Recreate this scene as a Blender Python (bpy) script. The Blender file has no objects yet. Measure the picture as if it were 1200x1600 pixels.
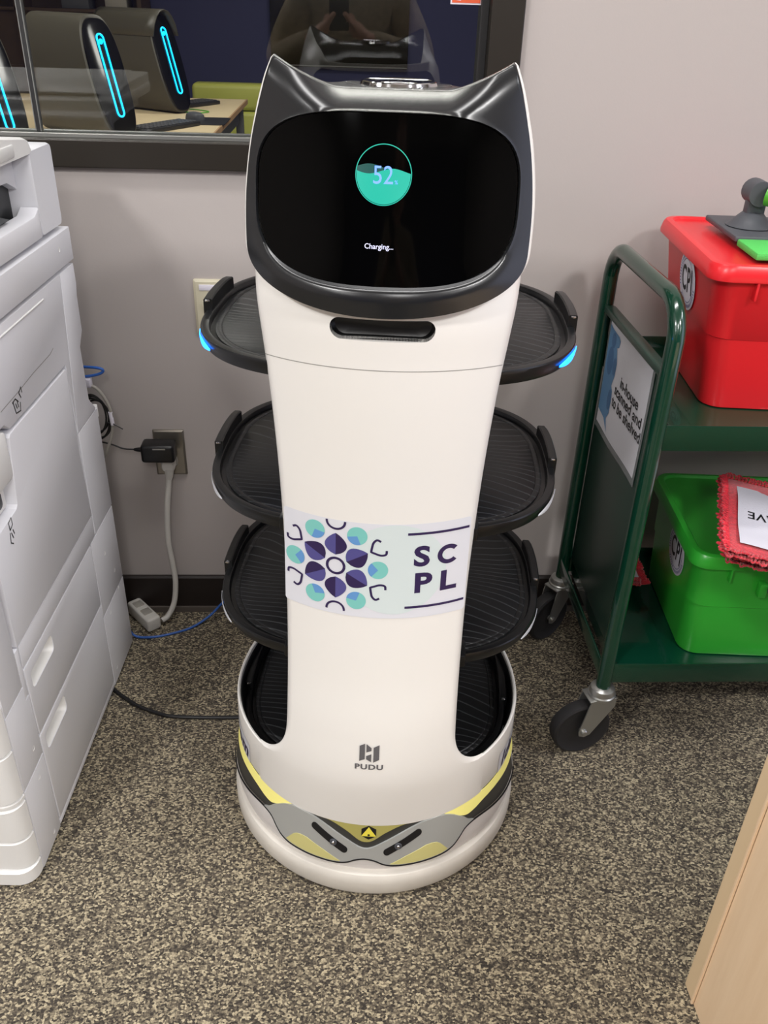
import bpy, bmesh, math, random
from math import sin, cos, pi, radians, sqrt
from mathutils import Vector, Matrix, Euler
random.seed(7)
scn = bpy.context.scene
COL = scn.collection

# ---------------------------------------------------------------- camera
cam_d = bpy.data.cameras.new('camera'); cam = bpy.data.objects.new('camera', cam_d); COL.objects.link(cam)
F_PX = 1340.0
cam_d.sensor_fit = 'VERTICAL'; cam_d.sensor_height = 36.0; cam_d.lens = 36.0 * F_PX / 1600.0
cam_d.clip_start = 0.02; cam_d.clip_end = 60
RX = Vector((0.99880169, -0.03969448, 0.02862736))      # image right in world
RY = Vector((0.00425705, -0.51225835, -0.85882085))     # image down in world
RZ = Vector((0.04875505, 0.85791359, -0.51147553))      # viewing direction
CAM = Vector((0, 0, 1.353))
cam.matrix_world = Matrix(((RX.x, -RY.x, -RZ.x, CAM.x), (RX.y, -RY.y, -RZ.y, CAM.y), (RX.z, -RY.z, -RZ.z, CAM.z), (0, 0, 0, 1)))
scn.camera = cam

# ---------------------------------------------------------------- exposure, world, lights
scn.view_settings.view_transform = 'Standard'; scn.view_settings.look = 'None'
scn.view_settings.gamma = 1.0; scn.view_settings.use_curve_mapping = False
scn.view_settings.exposure = 0.58
world = bpy.data.worlds.new('world'); scn.world = world; world.use_nodes = True
world.node_tree.nodes['Background'].inputs[0].default_value = (0.9, 0.95, 1.0, 1)
world.node_tree.nodes['Background'].inputs[1].default_value = 0.3

def area(name, loc, sx, sy, power, color=(1, 0.985, 0.975), rot=(0, 0, 0)):
    d = bpy.data.lights.new(name, 'AREA'); d.shape = 'RECTANGLE'; d.size = sx; d.size_y = sy
    d.energy = power; d.color = color
    o = bpy.data.objects.new(name, d); COL.objects.link(o); o.location = loc; o.rotation_euler = rot
    return o
CEIL = 2.80
area('ceiling_light_front_left', (-1.5, -0.95, CEIL - .03), 0.40, 0.40, 46)
area('ceiling_light_front_right', (1.5, -0.95, CEIL - .03), 0.40, 0.40, 36)
area('ceiling_light_middle', (0.15, -1.9, CEIL - .03), 0.6, 1.2, 30)
area('ceiling_light_rear_left', (-2.1, -2.6, CEIL - .03), 0.6, 1.2, 18)
area('ceiling_light_rear_right', (2.4, -2.6, CEIL - .03), 0.6, 1.2, 18)
area('ceiling_light_above', (0.1, 1.05, CEIL - .03), 1.2, 0.25, 15)
area('side_fill_left', (-2.3, 0.5, CEIL - .03), 0.45, 0.9, 15)  # added fill, brightens the wooden cabinet's left face
area('side_fill_right', (2.4, 0.3, CEIL - .03), 0.45, 0.9, 18, (0.93, 0.95, 1.0))  # added cool fill, brightens the copier's right side
area('bluish_fill_right', (3.7, -0.4, 1.6), 3.0, 2.0, 18, (0.62, 0.7, 1.0), (0, radians(90), 0))  # added bluish fill tinting the copier's side; right wall has no window
for lx, ly in ((-1.6, 4.2), (0.1, 3.05), (0.1, 5.6), (1.9, 4.2)):
    area('computer_room_light', (lx, ly, CEIL - .03), 1.2, 0.4, 18, (1, 0.95, 0.87))

# ---------------------------------------------------------------- materials
def srgb(r, g, b):
    f = lambda c: (c / 255 / 12.92) if c / 255 <= .04045 else ((c / 255 + .055) / 1.055) ** 2.4
    return (f(r), f(g), f(b), 1)
def mat(name, rgb, rough=.5, metal=0, spec=.5, bump=0, bscale=200, var=0, vscale=8, emit=None, estr=0, coat=0, sheen=0):
    m = bpy.data.materials.new(name); m.use_nodes = True
    nt = m.node_tree; b = nt.nodes['Principled BSDF']
    c = srgb(*rgb); b.inputs['Base Color'].default_value = c
    b.inputs['Roughness'].default_value = rough; b.inputs['Metallic'].default_value = metal
    b.inputs['Specular IOR Level'].default_value = spec
    b.inputs['Coat Weight'].default_value = coat; b.inputs['Sheen Weight'].default_value = sheen
    tc = nt.nodes.new('ShaderNodeTexCoord')
    if var:
        n = nt.nodes.new('ShaderNodeTexNoise'); n.inputs['Scale'].default_value = vscale; n.inputs['Detail'].default_value = 5
        r = nt.nodes.new('ShaderNodeValToRGB')
        r.color_ramp.elements[0].position = .3; r.color_ramp.elements[1].position = .7
        r.color_ramp.elements[0].color = tuple(x * (1 - var) for x in c[:3]) + (1,)
        r.color_ramp.elements[1].color = tuple(min(1, x * (1 + var)) for x in c[:3]) + (1,)
        nt.links.new(tc.outputs['Object'], n.inputs['Vector']); nt.links.new(n.outputs[0], r.inputs[0]); nt.links.new(r.outputs[0], b.inputs['Base Color'])
    if bump:
        n2 = nt.nodes.new('ShaderNodeTexNoise'); n2.inputs['Scale'].default_value = bscale; n2.inputs['Detail'].default_value = 3
        bm = nt.nodes.new('ShaderNodeBump'); bm.inputs['Strength'].default_value = bump; bm.inputs['Distance'].default_value = .002
        nt.links.new(tc.outputs['Object'], n2.inputs['Vector']); nt.links.new(n2.outputs[0], bm.inputs['Height']); nt.links.new(bm.outputs[0], b.inputs['Normal'])
    if emit:
        b.inputs['Emission Color'].default_value = srgb(*emit); b.inputs['Emission Strength'].default_value = estr
    return m
M = {}
M['white_body'] = mat('robot_white_plastic', (236, 233, 228), .38, bump=.03, bscale=900)
M['bumper'] = mat('scuffed_offwhite_rubber', (222, 217, 208), .5, var=.07, vscale=14, bump=.05)
M['base_white'] = mat('base_white_plastic', (226, 222, 220), .4)
M['black_satin'] = mat('satin_black_plastic', (15, 16, 18), .32, spec=.45)
M['face_black'] = mat('face_black_plastic', (28, 29, 31), .24, spec=.5)
M['top_gloss'] = mat('head_top_gloss', (38, 39, 41), .22, spec=.7)
M['screen'] = mat('screen_glass', (3, 3, 3), .08, spec=.10)
M['black_matt'] = mat('black_matt_plastic', (16, 17, 18), .5)
M['slot_black'] = mat('slot_black', (22, 22, 22), .35)
M['seam'] = mat('seam_grey', (150, 147, 142), .6)
M['darkgrey'] = mat('dark_grey_trim', (56, 56, 54), .4)
M['silver'] = mat('silver_paint', (186, 188, 186), .33, metal=.3)
M['yellow_spill'] = mat('yellow_spill_panel', (208, 201, 134), .4)  # yellow light falling on the silver base, put into the panel colour
M['yellow_glow'] = mat('yellow_light_guide', (238, 230, 140), .35, emit=(255, 240, 130), estr=.16)
M['yellow_olive'] = mat('olive_yellow_recess', (176, 168, 96), .45)
M['yellow_sign'] = mat('yellow_marker', (240, 226, 80), .4)
M['chrome'] = mat('chrome', (215, 215, 218), .08, metal=1)
M['mirror_blue'] = mat('mirrored_blue_glass', (60, 60, 80), .05, metal=1)
M['blue_led'] = mat('blue_led', (40, 120, 255), .3, emit=(20, 120, 255), estr=5)
M['cyan_led'] = mat('cyan_led', (40, 200, 255), .3, emit=(0, 185, 255), estr=1.6)
M['unlit_led'] = mat('unlit_led', (215, 217, 222), .3)
M['sticker_paper'] = mat('lavender_sticker', (222, 223, 230), .3)
M['navy_print'] = mat('navy_print', (46, 32, 78), .4)
M['navy_light'] = mat('navy_print_light', (82, 78, 140), .4)
M['teal_print'] = mat('teal_print', (126, 200, 192), .4)
M['blue_print'] = mat('blue_print', (100, 152, 208), .4)
M['mint_print'] = mat('mint_print', (213, 224, 224), .3)
M['grey_print'] = mat('grey_print', (98, 96, 98), .5)
M['ink'] = mat('black_ink', (18, 18, 22), .5)
M['scr_teal'] = mat('screen_teal', (10, 60, 50), .3, emit=(20, 172, 150), estr=.85)
M['scr_dark_teal'] = mat('screen_dark_teal', (5, 30, 28), .3, emit=(12, 70, 66), estr=.9)
M['scr_blue'] = mat('screen_digits', (60, 90, 200), .3, emit=(122, 160, 255), estr=.9)
M['scr_white'] = mat('screen_text', (120, 120, 140), .3, emit=(205, 205, 235), estr=.9)
M['printer'] = mat('copier_white_plastic', (222, 222, 227), .42, bump=.04, bscale=1200)
M['printer_white'] = mat('copier_bright_white', (232, 231, 229), .4)
M['printer_dark'] = mat('copier_dark_cavity', (22, 23, 26), .4)
M['printer_grey'] = mat('copier_output_tray', (92, 94, 96), .45)
M['groove'] = mat('dark_groove', (24, 24, 28), .7)
M['green_steel'] = mat('green_enamel_steel', (4, 52, 36), .2, spec=.6, coat=.5)
M['green_dark'] = mat('green_enamel_panel', (36, 60, 50), .32, spec=.5)
M['red_bin'] = mat('red_polypropylene', (226, 36, 44), .3)
M['green_bin'] = mat('green_polypropylene', (50, 170, 52), .3)
M['green_pole'] = mat('green_pole', (78, 168, 48), .32)
M['green_pad'] = mat('green_pad', (84, 200, 92), .7, bump=.5, bscale=500)
M['grey_plastic'] = mat('grey_plastic', (76, 78, 84), .5)
M['label_white'] = mat('label_white', (226, 222, 232), .35)
M['mop_red'] = mat('red_microfibre', (206, 38, 54), .95, var=.25, vscale=150, bump=.6, bscale=400, sheen=.4)
M['mop_cloth'] = mat('white_mop_backing', (214, 212, 222), .9, bump=.3, bscale=300)
M['zinc'] = mat('zinc_plate', (176, 176, 172), .32, metal=.85)
M['rubber'] = mat('black_rubber', (32, 31, 32), .55)
M['tread'] = mat('grey_tread', (96, 94, 96), .6)
M['paper'] = mat('paper_sign', (226, 226, 232), .35)
M['sleeve'] = mat('plastic_sleeve', (120, 126, 126), .2)
M['sign_blue'] = mat('sign_blue', (96, 142, 184), .5)
M['sign_blue2'] = mat('sign_blue_dark', (70, 112, 156), .5)
M['baseboard'] = mat('baseboard_brown', (34, 26, 23), .5)
M['strip'] = mat('baseboard_strip', (92, 84, 78), .6)
M['frame'] = mat('window_frame_bronze', (42, 37, 31), .38, metal=.2)
M['alu'] = mat('aluminium_track', (150, 150, 146), .35, metal=.7)
M['steel_plate'] = mat('stainless_plate', (146, 140, 130), .36, metal=.8)
M['cream'] = mat('cream_plate', (206, 199, 174), .45)
M['adapter'] = mat('adapter_black', (15, 15, 17), .35)
M['cord_white'] = mat('cord_white', (206, 203, 196), .45)
M['cord_black'] = mat('cord_black', (22, 22, 24), .4)
M['cord_grey'] = mat('cord_grey', (158, 154, 146), .4)
M['cord_blue'] = mat('cord_blue', (48, 96, 176), .4)
M['blue_wall'] = mat('blue_wall_paint', (54, 56, 92), .8)
M['brown_wood'] = mat('dark_brown_wood', (66, 48, 34), .6, var=.15)
M['maple_top'] = mat('pale_tabletop', (226, 206, 168), .45)
M['table_edge'] = mat('table_edge', (186, 150, 112), .5)
M['grey_metal'] = mat('grey_metal', (96, 98, 100), .45)
M['lime'] = mat('lime_vinyl', (186, 190, 92), .45)
M['pc_shell'] = mat('pc_grey_shell', (74, 71, 62), .38)
M['pc_front'] = mat('pc_black_front', (14, 15, 20), .12)
M['key_black'] = mat('keyboard_black', (34, 34, 36), .5)
M['key_top'] = mat('keyboard_cap', (70, 70, 74), .5)
M['white_thing'] = mat('white_casing', (224, 222, 216), .45)
M['orange'] = mat('orange_notice', (224, 92, 52), .5)
M['tv'] = mat('tv_black', (10, 10, 11), .25)
M['skin'] = mat('skin', (196, 148, 124), .55)
M['sweater'] = mat('beige_knit', (158, 142, 118), .95, bump=.9, bscale=160, var=.2, vscale=60)
M['trousers'] = mat('dark_trousers', (30, 32, 40), .9)
M['hair'] = mat('brown_hair', (58, 40, 28), .8)
M['gold'] = mat('gold_ring', (220, 190, 120), .2, metal=1)
M['wallplaster'] = mat('wall_paint', (182, 174, 170), .85, bump=.06, bscale=260)
M['ceiling'] = mat('ceiling_tile', (215, 212, 205), .9)

def carpet():
    m = bpy.data.materials.new('speckled_carpet'); m.use_nodes = True; nt = m.node_tree; b = nt.nodes['Principled BSDF']
    tc = nt.nodes.new('ShaderNodeTexCoord')
    v = nt.nodes.new('ShaderNodeTexVoronoi'); v.inputs['Scale'].default_value = 250
    mp = nt.nodes.new('ShaderNodeMapping'); mp.inputs['Scale'].default_value = (1, 1.3, 1)
    n = nt.nodes.new('ShaderNodeTexNoise'); n.inputs['Scale'].default_value = 300; n.inputs['Detail'].default_value = 2
    n3 = nt.nodes.new('ShaderNodeTexNoise'); n3.inputs['Scale'].default_value = 9; n3.inputs['Detail'].default_value = 4
    nt.links.new(tc.outputs['Object'], mp.inputs[0])
    for q in (v, n, n3): nt.links.new(mp.outputs[0], q.inputs['Vector'])
    sep = nt.nodes.new('ShaderNodeSeparateColor'); nt.links.new(v.outputs['Color'], sep.inputs[0])
    mx = nt.nodes.new('ShaderNodeMath'); mx.operation = 'MULTIPLY_ADD'; mx.inputs[1].default_value = .55
    nt.links.new(sep.outputs[0], mx.inputs[0])
    ms = nt.nodes.new('ShaderNodeMath'); ms.operation = 'MULTIPLY'; ms.inputs[1].default_value = .5
    nt.links.new(n.outputs[0], ms.inputs[0]); nt.links.new(ms.outputs[0], mx.inputs[2])
    r = nt.nodes.new('ShaderNodeValToRGB'); e = r.color_ramp.elements
    e[0].position = .28; e[0].color = srgb(52, 47, 42)
    e[1].position = .80; e[1].color = srgb(192, 179, 150)
    x = e.new(.46); x.color = srgb(88, 80, 69)
    x = e.new(.62); x.color = srgb(128, 118, 99)
    nt.links.new(mx.outputs[0], r.inputs[0])
    mix = nt.nodes.new('ShaderNodeMix'); mix.data_type = 'RGBA'; mix.blend_type = 'MULTIPLY'; mix.inputs[0].default_value = 1
    r2 = nt.nodes.new('ShaderNodeValToRGB'); r2.color_ramp.elements[0].color = (.82, .82, .82, 1); r2.color_ramp.elements[1].color = (1.12, 1.12, 1.12, 1)
    nt.links.new(n3.outputs[0], r2.inputs[0]); nt.links.new(r.outputs[0], mix.inputs[6]); nt.links.new(r2.outputs[0], mix.inputs[7])
    nt.links.new(mix.outputs[2], b.inputs['Base Color']); b.inputs['Roughness'].default_value = .95
    bm = nt.nodes.new('ShaderNodeBump'); bm.inputs['Strength'].default_value = .8; bm.inputs['Distance'].default_value = .004
    nt.links.new(mx.outputs[0], bm.inputs['Height']); nt.links.new(bm.outputs[0], b.inputs['Normal'])
    return m
M['carpet'] = carpet()

def glass():
    m = bpy.data.materials.new('window_glass'); m.use_nodes = True; nt = m.node_tree
    for q in list(nt.nodes): nt.nodes.remove(q)
    o = nt.nodes.new('ShaderNodeOutputMaterial'); mx = nt.nodes.new('ShaderNodeMixShader')
    t = nt.nodes.new('ShaderNodeBsdfTransparent'); t.inputs[0].default_value = (.93, .95, .95, 1)
    g = nt.nodes.new('ShaderNodeBsdfGlossy'); g.inputs['Roughness'].default_value = 0
    f = nt.nodes.new('ShaderNodeFresnel'); f.inputs[0].default_value = 1.5
    nt.links.new(f.outputs[0], mx.inputs[0]); nt.links.new(t.outputs[0], mx.inputs[1]); nt.links.new(g.outputs[0], mx.inputs[2]); nt.links.new(mx.outputs[0], o.inputs[0])
    return m
M['glass'] = glass()

def wood():
    m = bpy.data.materials.new('maple_laminate'); m.use_nodes = True; nt = m.node_tree; b = nt.nodes['Principled BSDF']
    tc = nt.nodes.new('ShaderNodeTexCoord'); mp = nt.nodes.new('ShaderNodeMapping'); mp.inputs['Scale'].default_value = (6, 6, .5)
    n = nt.nodes.new('ShaderNodeTexNoise'); n.inputs['Scale'].default_value = 6; n.inputs['Detail'].default_value = 8; n.inputs['Roughness'].default_value = .7
    r = nt.nodes.new('ShaderNodeValToRGB'); r.color_ramp.elements[0].position = .35; r.color_ramp.elements[1].position = .68
    r.color_ramp.elements[0].color = srgb(234, 204, 168); r.color_ramp.elements[1].color = srgb(242, 214, 180)
    nt.links.new(tc.outputs['Object'], mp.inputs[0]); nt.links.new(mp.outputs[0], n.inputs['Vector']); nt.links.new(n.outputs[0], r.inputs[0]); nt.links.new(r.outputs[0], b.inputs['Base Color'])
    b.inputs['Roughness'].default_value = .45
    return m
M['wood'] = wood()
M['wood_edge'] = mat('maple_edge_band', (226, 200, 162), .5)

def matt_lines():
    """dark silicone mat with thin contour lines moulded in"""
    m = bpy.data.materials.new('silicone_mat'); m.use_nodes = True; nt = m.node_tree; b = nt.nodes['Principled BSDF']
    tc = nt.nodes.new('ShaderNodeTexCoord')
    mp = nt.nodes.new('ShaderNodeMapping'); mp.inputs['Scale'].default_value = (1, 1, 0)
    n = nt.nodes.new('ShaderNodeTexNoise'); n.inputs['Scale'].default_value = 5.0; n.inputs['Detail'].default_value = 0
    sx = nt.nodes.new('ShaderNodeSeparateXYZ')
    ad = nt.nodes.new('ShaderNodeMath'); ad.operation = 'MULTIPLY_ADD'; ad.inputs[1].default_value = 0.16
    fr = nt.nodes.new('ShaderNodeMath'); fr.operation = 'MULTIPLY'; fr.inputs[1].default_value = 62
    f2 = nt.nodes.new('ShaderNodeMath'); f2.operation = 'FRACT'
    r = nt.nodes.new('ShaderNodeValToRGB'); r.color_ramp.elements[0].position = 0.0; r.color_ramp.elements[0].color = (1, 1, 1, 1)
    r.color_ramp.elements[1].position = .17; r.color_ramp.elements[1].color = (0, 0, 0, 1)
    mx = nt.nodes.new('ShaderNodeMix'); mx.data_type = 'RGBA'; mx.inputs[6].default_value = srgb(17, 18, 20); mx.inputs[7].default_value = srgb(66, 68, 70)
    nt.links.new(tc.outputs['Object'], mp.inputs[0]); nt.links.new(mp.outputs[0], n.inputs['Vector']); nt.links.new(tc.outputs['Object'], sx.inputs[0])
    nt.links.new(n.outputs[0], ad.inputs[0]); nt.links.new(sx.outputs[1], ad.inputs[2]); nt.links.new(ad.outputs[0], fr.inputs[0]); nt.links.new(fr.outputs[0], f2.inputs[0])
    nt.links.new(f2.outputs[0], r.inputs[0]); nt.links.new(r.outputs[0], mx.inputs[0]); nt.links.new(mx.outputs[2], b.inputs['Base Color'])
    bm = nt.nodes.new('ShaderNodeBump'); bm.inputs['Strength'].default_value = .5; bm.inputs['Distance'].default_value = .001; bm.invert = True
    nt.links.new(r.outputs[0], bm.inputs['Height']); nt.links.new(bm.outputs[0], b.inputs['Normal'])
    b.inputs['Roughness'].default_value = .42
    return m
M['mat_lines'] = matt_lines()

# ---------------------------------------------------------------- mesh helpers
def tag(o, label=None, cat=None, group=None, kind=None):
    if label: o['label'] = label
    if cat: o['category'] = cat
    if group: o['group'] = group
    if kind: o['kind'] = kind
    return o
def empty(name, loc=(0, 0, 0), rz=0, **k):
    o = bpy.data.objects.new(name, None); COL.objects.link(o); o.location = loc; o.rotation_euler = (0, 0, rz); o.empty_display_size = .05
    return tag(o, **k)
def mesh(name, vs, fs, m, parent=None, smooth=True, ang=35, **k):
    me = bpy.data.meshes.new(name); me.from_pydata([tuple(v) for v in vs], [], [tuple(f) for f in fs]); me.update()
    bm = bmesh.new(); bm.from_mesh(me); bmesh.ops.remove_doubles(bm, verts=bm.verts, dist=1e-6)
    bmesh.ops.recalc_face_normals(bm, faces=bm.faces); bm.to_mesh(me); bm.free()
    return link(name, me, m, parent, smooth, ang, **k)
def link(name, me, m, parent=None, smooth=True, ang=35, **k):
    me.materials.clear()
    for q in (m if isinstance(m, (list, tuple)) else [m]): me.materials.append(q)
    me.polygons.foreach_set('use_smooth', [smooth] * len(me.polygons))
    if smooth: me.set_sharp_from_angle(angle=radians(ang))
    o = bpy.data.objects.new(name, me); COL.objects.link(o)
    if parent: o.parent = parent
    return tag(o, **k)
class MB:
    """collects shapes into one mesh"""
    def __init__(s): s.v = []; s.f = []
    def add(s, vs, fs, T=None):
        n = len(s.v); s.v += [tuple(T @ Vector(v)) if T else tuple(v) for v in vs]; s.f += [tuple(i + n for i in f) for f in fs]; return s
    def box(s, x0, x1, y0, y1, z0, z1, bev=0, seg=2, T=None):
        bm = bmesh.new(); bmesh.ops.create_cube(bm, size=1)
        for v in bm.verts: v.co = Vector(((x0 + x1) / 2 + v.co.x * (x1 - x0), (y0 + y1) / 2 + v.co.y * (y1 - y0), (z0 + z1) / 2 + v.co.z * (z1 - z0)))
        if bev: bmesh.ops.bevel(bm, geom=bm.edges[:], offset=bev, segments=seg, profile=.5, affect='EDGES')
        bm.verts.index_update(); s.add([v.co[:] for v in bm.verts], [[v.index for v in f.verts] for f in bm.faces], T); bm.free(); return s
    def grid(s, P, cu=False, cv=False, T=None):
        nu, nv = len(P), len(P[0]); vs = [p for r in P for p in r]; fs = []
        for i in range(nu if cu else nu - 1):
            for j in range(nv if cv else nv - 1):
                a, b = i, (i + 1) % nu; c, d = j, (j + 1) % nv
                fs.append((a * nv + c, a * nv + d, b * nv + d, b * nv + c))
        return s.add(vs, fs, T)
    def cap(s, loop, T=None): return s.add(loop, [list(range(len(loop)))], T)
    def loft(s, loops, cap0=True, cap1=True, T=None):
        s.grid(loops, cv=True, T=T)
        if cap0: s.cap(loops[0][::-1], T)
        if cap1: s.cap(loops[-1], T)
        return s
    def revolve(s, prof, n=64, a0=0, a1=2 * pi, T=None, cx=0, cy=0):
        full = abs(a1 - a0 - 2 * pi) < 1e-6; k = n if full else n + 1
        P = [[(cx + r * sin(a0 + (a1 - a0) * i / n), cy - r * cos(a0 + (a1 - a0) * i / n), z) for r, z in prof] for i in range(k)]
        return s.grid(P, cu=full, T=T)
    def tube(s, pts, r, n=12, closed=False, caps=True, T=None):
        pts = [Vector(p) for p in pts]; N = len(pts); loops = []; up = None
        for i, p in enumerate(pts):
            if closed: t = pts[(i + 1) % N] - pts[i - 1]
            else: t = pts[min(i + 1, N - 1)] - pts[max(i - 1, 0)]
            t.normalize()
            if up is None:
                up = Vector((0, 0, 1)) if abs(t.z) < .9 else Vector((1, 0, 0))
            up = (up - t * up.dot(t)).normalized(); w = t.cross(up)
            rr = r[i] if isinstance(r, (list, tuple)) else r
            loops.append([p + (up * cos(a) + w * sin(a)) * rr for a in [2 * pi * k / n for k in range(n)]])
        if closed: s.grid(loops, cu=True, cv=True, T=T)
        else: s.loft(loops, caps, caps, T)
        return s
    def prism(s, poly, d0, d1, axis='y', T=None):
        """polygon (u,v) extruded from d0 to d1 along axis"""
        f = {'y': lambda u, v, d: (u, d, v), 'x': lambda u, v, d: (d, u, v), 'z': lambda u, v, d: (u, v, d)}[axis]
        a = [f(u, v, d0) for u, v in poly]; b = [f(u, v, d1) for u, v in poly]
        return s.loft([a, b], T=T)
    def build(s, name, m, parent=None, smooth=True, ang=35, **k): return mesh(name, s.v, s.f, m, parent, smooth, ang, **k)
def smooth_path(pts, n=8):
    P = [Vector(p) for p in pts]; P = [P[0] * 2 - P[1]] + P + [P[-1] * 2 - P[-2]]; out = []
    for i in range(1, len(P) - 2):
        for k in range(n):
            t = k / n
            out.append(.5 * ((2 * P[i]) + (P[i + 1] - P[i - 1]) * t + (2 * P[i - 1] - 5 * P[i] + 4 * P[i + 1] - P[i + 2]) * t * t + (3 * P[i] - P[i - 1] - 3 * P[i + 1] + P[i + 2]) * t ** 3))
    out.append(P[-2]); return out
def sgnpow(c, e): return math.copysign(abs(c) ** e, c)
def superell(a, b, n, k, cx=0, cy=0, bb=None):
    out = []
    for i in range(k):
        t = 2 * pi * i / k; y = sgnpow(sin(t), 2 / n)
        out.append((cx + a * sgnpow(cos(t), 2 / n), cy + (b if y < 0 else (bb or b)) * y))
    return out
def rrect(x0, x1, y0, y1, r, k=6):
    out = []
    for cx, cy, a in ((x1 - r, y1 - r, 0), (x0 + r, y1 - r, pi / 2), (x0 + r, y0 + r, pi), (x1 - r, y0 + r, 3 * pi / 2)):
        for i in range(k + 1):
            t = a + pi / 2 * i / k; out.append((cx + r * cos(t), cy + r * sin(t)))
    return out
def interp(x, xs, ys):
    if x <= xs[0]: return ys[0]
    for i in range(1, len(xs)):
        if x <= xs[i]:
            t = (x - xs[i - 1]) / (xs[i] - xs[i - 1]); return ys[i - 1] + (ys[i] - ys[i - 1]) * t
    return ys[-1]
def sminterp(x, xs, ys):
    """monotone-ish smooth interpolation"""
    if x <= xs[0]: return ys[0]
    if x >= xs[-1]: return ys[-1]
    for i in range(1, len(xs)):
        if x <= xs[i]: break
    n = len(xs)
    def sl(j):
        if j <= 0 or j >= n - 1: return (ys[min(j + 1, n - 1)] - ys[max(j - 1, 0)]) / (xs[min(j + 1, n - 1)] - xs[max(j - 1, 0)])
        return (ys[j + 1] - ys[j - 1]) / (xs[j + 1] - xs[j - 1])
    h = xs[i] - xs[i - 1]; t = (x - xs[i - 1]) / h; m0, m1 = sl(i - 1) * h, sl(i) * h
    return (2 * t ** 3 - 3 * t * t + 1) * ys[i - 1] + (t ** 3 - 2 * t * t + t) * m0 + (-2 * t ** 3 + 3 * t * t) * ys[i] + (t ** 3 - t * t) * m1
def flat2d(polys, cutu=None, cutv=None):
    """triangulate a list of 2D polygons, slicing along u and v so that they can be bent"""
    bm = bmesh.new()
    for poly in polys:
        vs = [bm.verts.new((u, v, 0)) for u, v in poly]; bm.faces.new(vs)
    bmesh.ops.triangulate(bm, faces=bm.faces[:])
    for cut, ax in ((cutu, 0), (cutv, 1)):
        if cut:
            lo = min(v.co[ax] for v in bm.verts); hi = max(v.co[ax] for v in bm.verts); k = math.floor(lo / cut) + 1
            while k * cut < hi:
                no = [0, 0, 0]; no[ax] = 1; co = [0, 0, 0]; co[ax] = k * cut
                bmesh.ops.bisect_plane(bm, geom=bm.verts[:] + bm.edges[:] + bm.faces[:], plane_co=co, plane_no=no); k += 1
    bmesh.ops.triangulate(bm, faces=bm.faces[:])
    bm.verts.index_update(); r = ([(v.co.x, v.co.y) for v in bm.verts], [[v.index for v in f.verts] for f in bm.faces]); bm.free(); return r
def decal(name, flat, surf, off, m, parent=None, thick=0.0, smooth=True, **k):
    """lay 2D mesh on a surface function surf(u, v, offset); with thickness it becomes a solid shell"""
    vs2, fs = flat; top = [surf(u, v, off) for u, v in vs2]
    if not thick: return mesh(name, top, fs, m, parent, smooth, 60, **k)
    bot = [surf(u, v, off - thick) for u, v in vs2]; n = len(vs2); cnt = {}
    for f in fs:
        for i in range(len(f)):
            e = (f[i], f[(i + 1) % len(f)]); cnt[e] = cnt.get(e, 0) + 1
    F2 = [tuple(f) for f in fs] + [tuple(i + n for i in f[::-1]) for f in fs]
    for (a, b) in cnt:
        if (b, a) not in cnt: F2.append((b, a, a + n, b + n))
    return mesh(name, top + bot, F2, m, parent, smooth, 40, **k)
_tc = {}
def text2d(s, size=1.0, bold=0.0, align='CENTER', shear=0.0, space=1.0):
    key = (s, size, bold, align, shear, space)
    if key in _tc: return _tc[key]
    cu = bpy.data.curves.new('t', 'FONT'); cu.body = s; cu.size = size; cu.offset = bold * size; cu.align_x = align; cu.align_y = 'CENTER'
    cu.shear = shear; cu.space_character = space; cu.resolution_u = 4; cu.fill_mode = 'FRONT'
    o = bpy.data.objects.new('t', cu); COL.objects.link(o); bpy.context.view_layer.update()
    me = bpy.data.meshes.new_from_object(o.evaluated_get(bpy.context.evaluated_depsgraph_get()))
    r = ([(v.co.x, v.co.y) for v in me.vertices], [list(p.vertices) for p in me.polygons])
    bpy.data.objects.remove(o); bpy.data.curves.remove(cu); bpy.data.meshes.remove(me)
    _tc[key] = r; return r
def moved(flat, dx, dy, sx=1, sy=1, rot=0):
    return ([(dx + (u * sx) * cos(rot) - v * sy * sin(rot), dy + u * sx * sin(rot) + v * sy * cos(rot)) for u, v in flat[0]], flat[1])
def joined(*fl):
    vs = []; fs = []
    for v, f in fl: n = len(vs); vs += v; fs += [[i + n for i in q] for q in f]
    return vs, fs
def circle(cx, cy, r, n=28, ry=None): return [(cx + r * cos(2 * pi * i / n), cy + (ry or r) * sin(2 * pi * i / n)) for i in range(n)]
def ribbon(pts, w):
    """thin strip polygon list following 2D points"""
    L = []; R = []
    for i, p in enumerate(pts):
        a = pts[max(i - 1, 0)]; b = pts[min(i + 1, len(pts) - 1)]; d = math.hypot(b[0] - a[0], b[1] - a[1]) or 1
        nx, ny = -(b[1] - a[1]) / d * w / 2, (b[0] - a[0]) / d * w / 2
        L.append((p[0] + nx, p[1] + ny)); R.append((p[0] - nx, p[1] - ny))
    vs = L + R; n = len(L); return vs, [[i, i + 1, n + i + 1, n + i] for i in range(n - 1)]
def boolean_cut(o, cutter):
    md = o.modifiers.new('b', 'BOOLEAN'); md.operation = 'DIFFERENCE'; md.object = cutter; md.solver = 'EXACT'
    bpy.context.view_layer.update()
    me = bpy.data.meshes.new_from_object(o.evaluated_get(bpy.context.evaluated_depsgraph_get()))
    o.modifiers.clear(); old = o.data; o.data = me; bpy.data.objects.remove(cutter)
    me.polygons.foreach_set('use_smooth', [True] * len(me.polygons)); me.set_sharp_from_angle(angle=radians(35))
    bpy.data.meshes.remove(old)
def copy_tree(o, parent=None):
    c = o.copy(); COL.objects.link(c); c.parent = parent
    for ch in list(o.children): copy_tree(ch, c)
    return c

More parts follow.
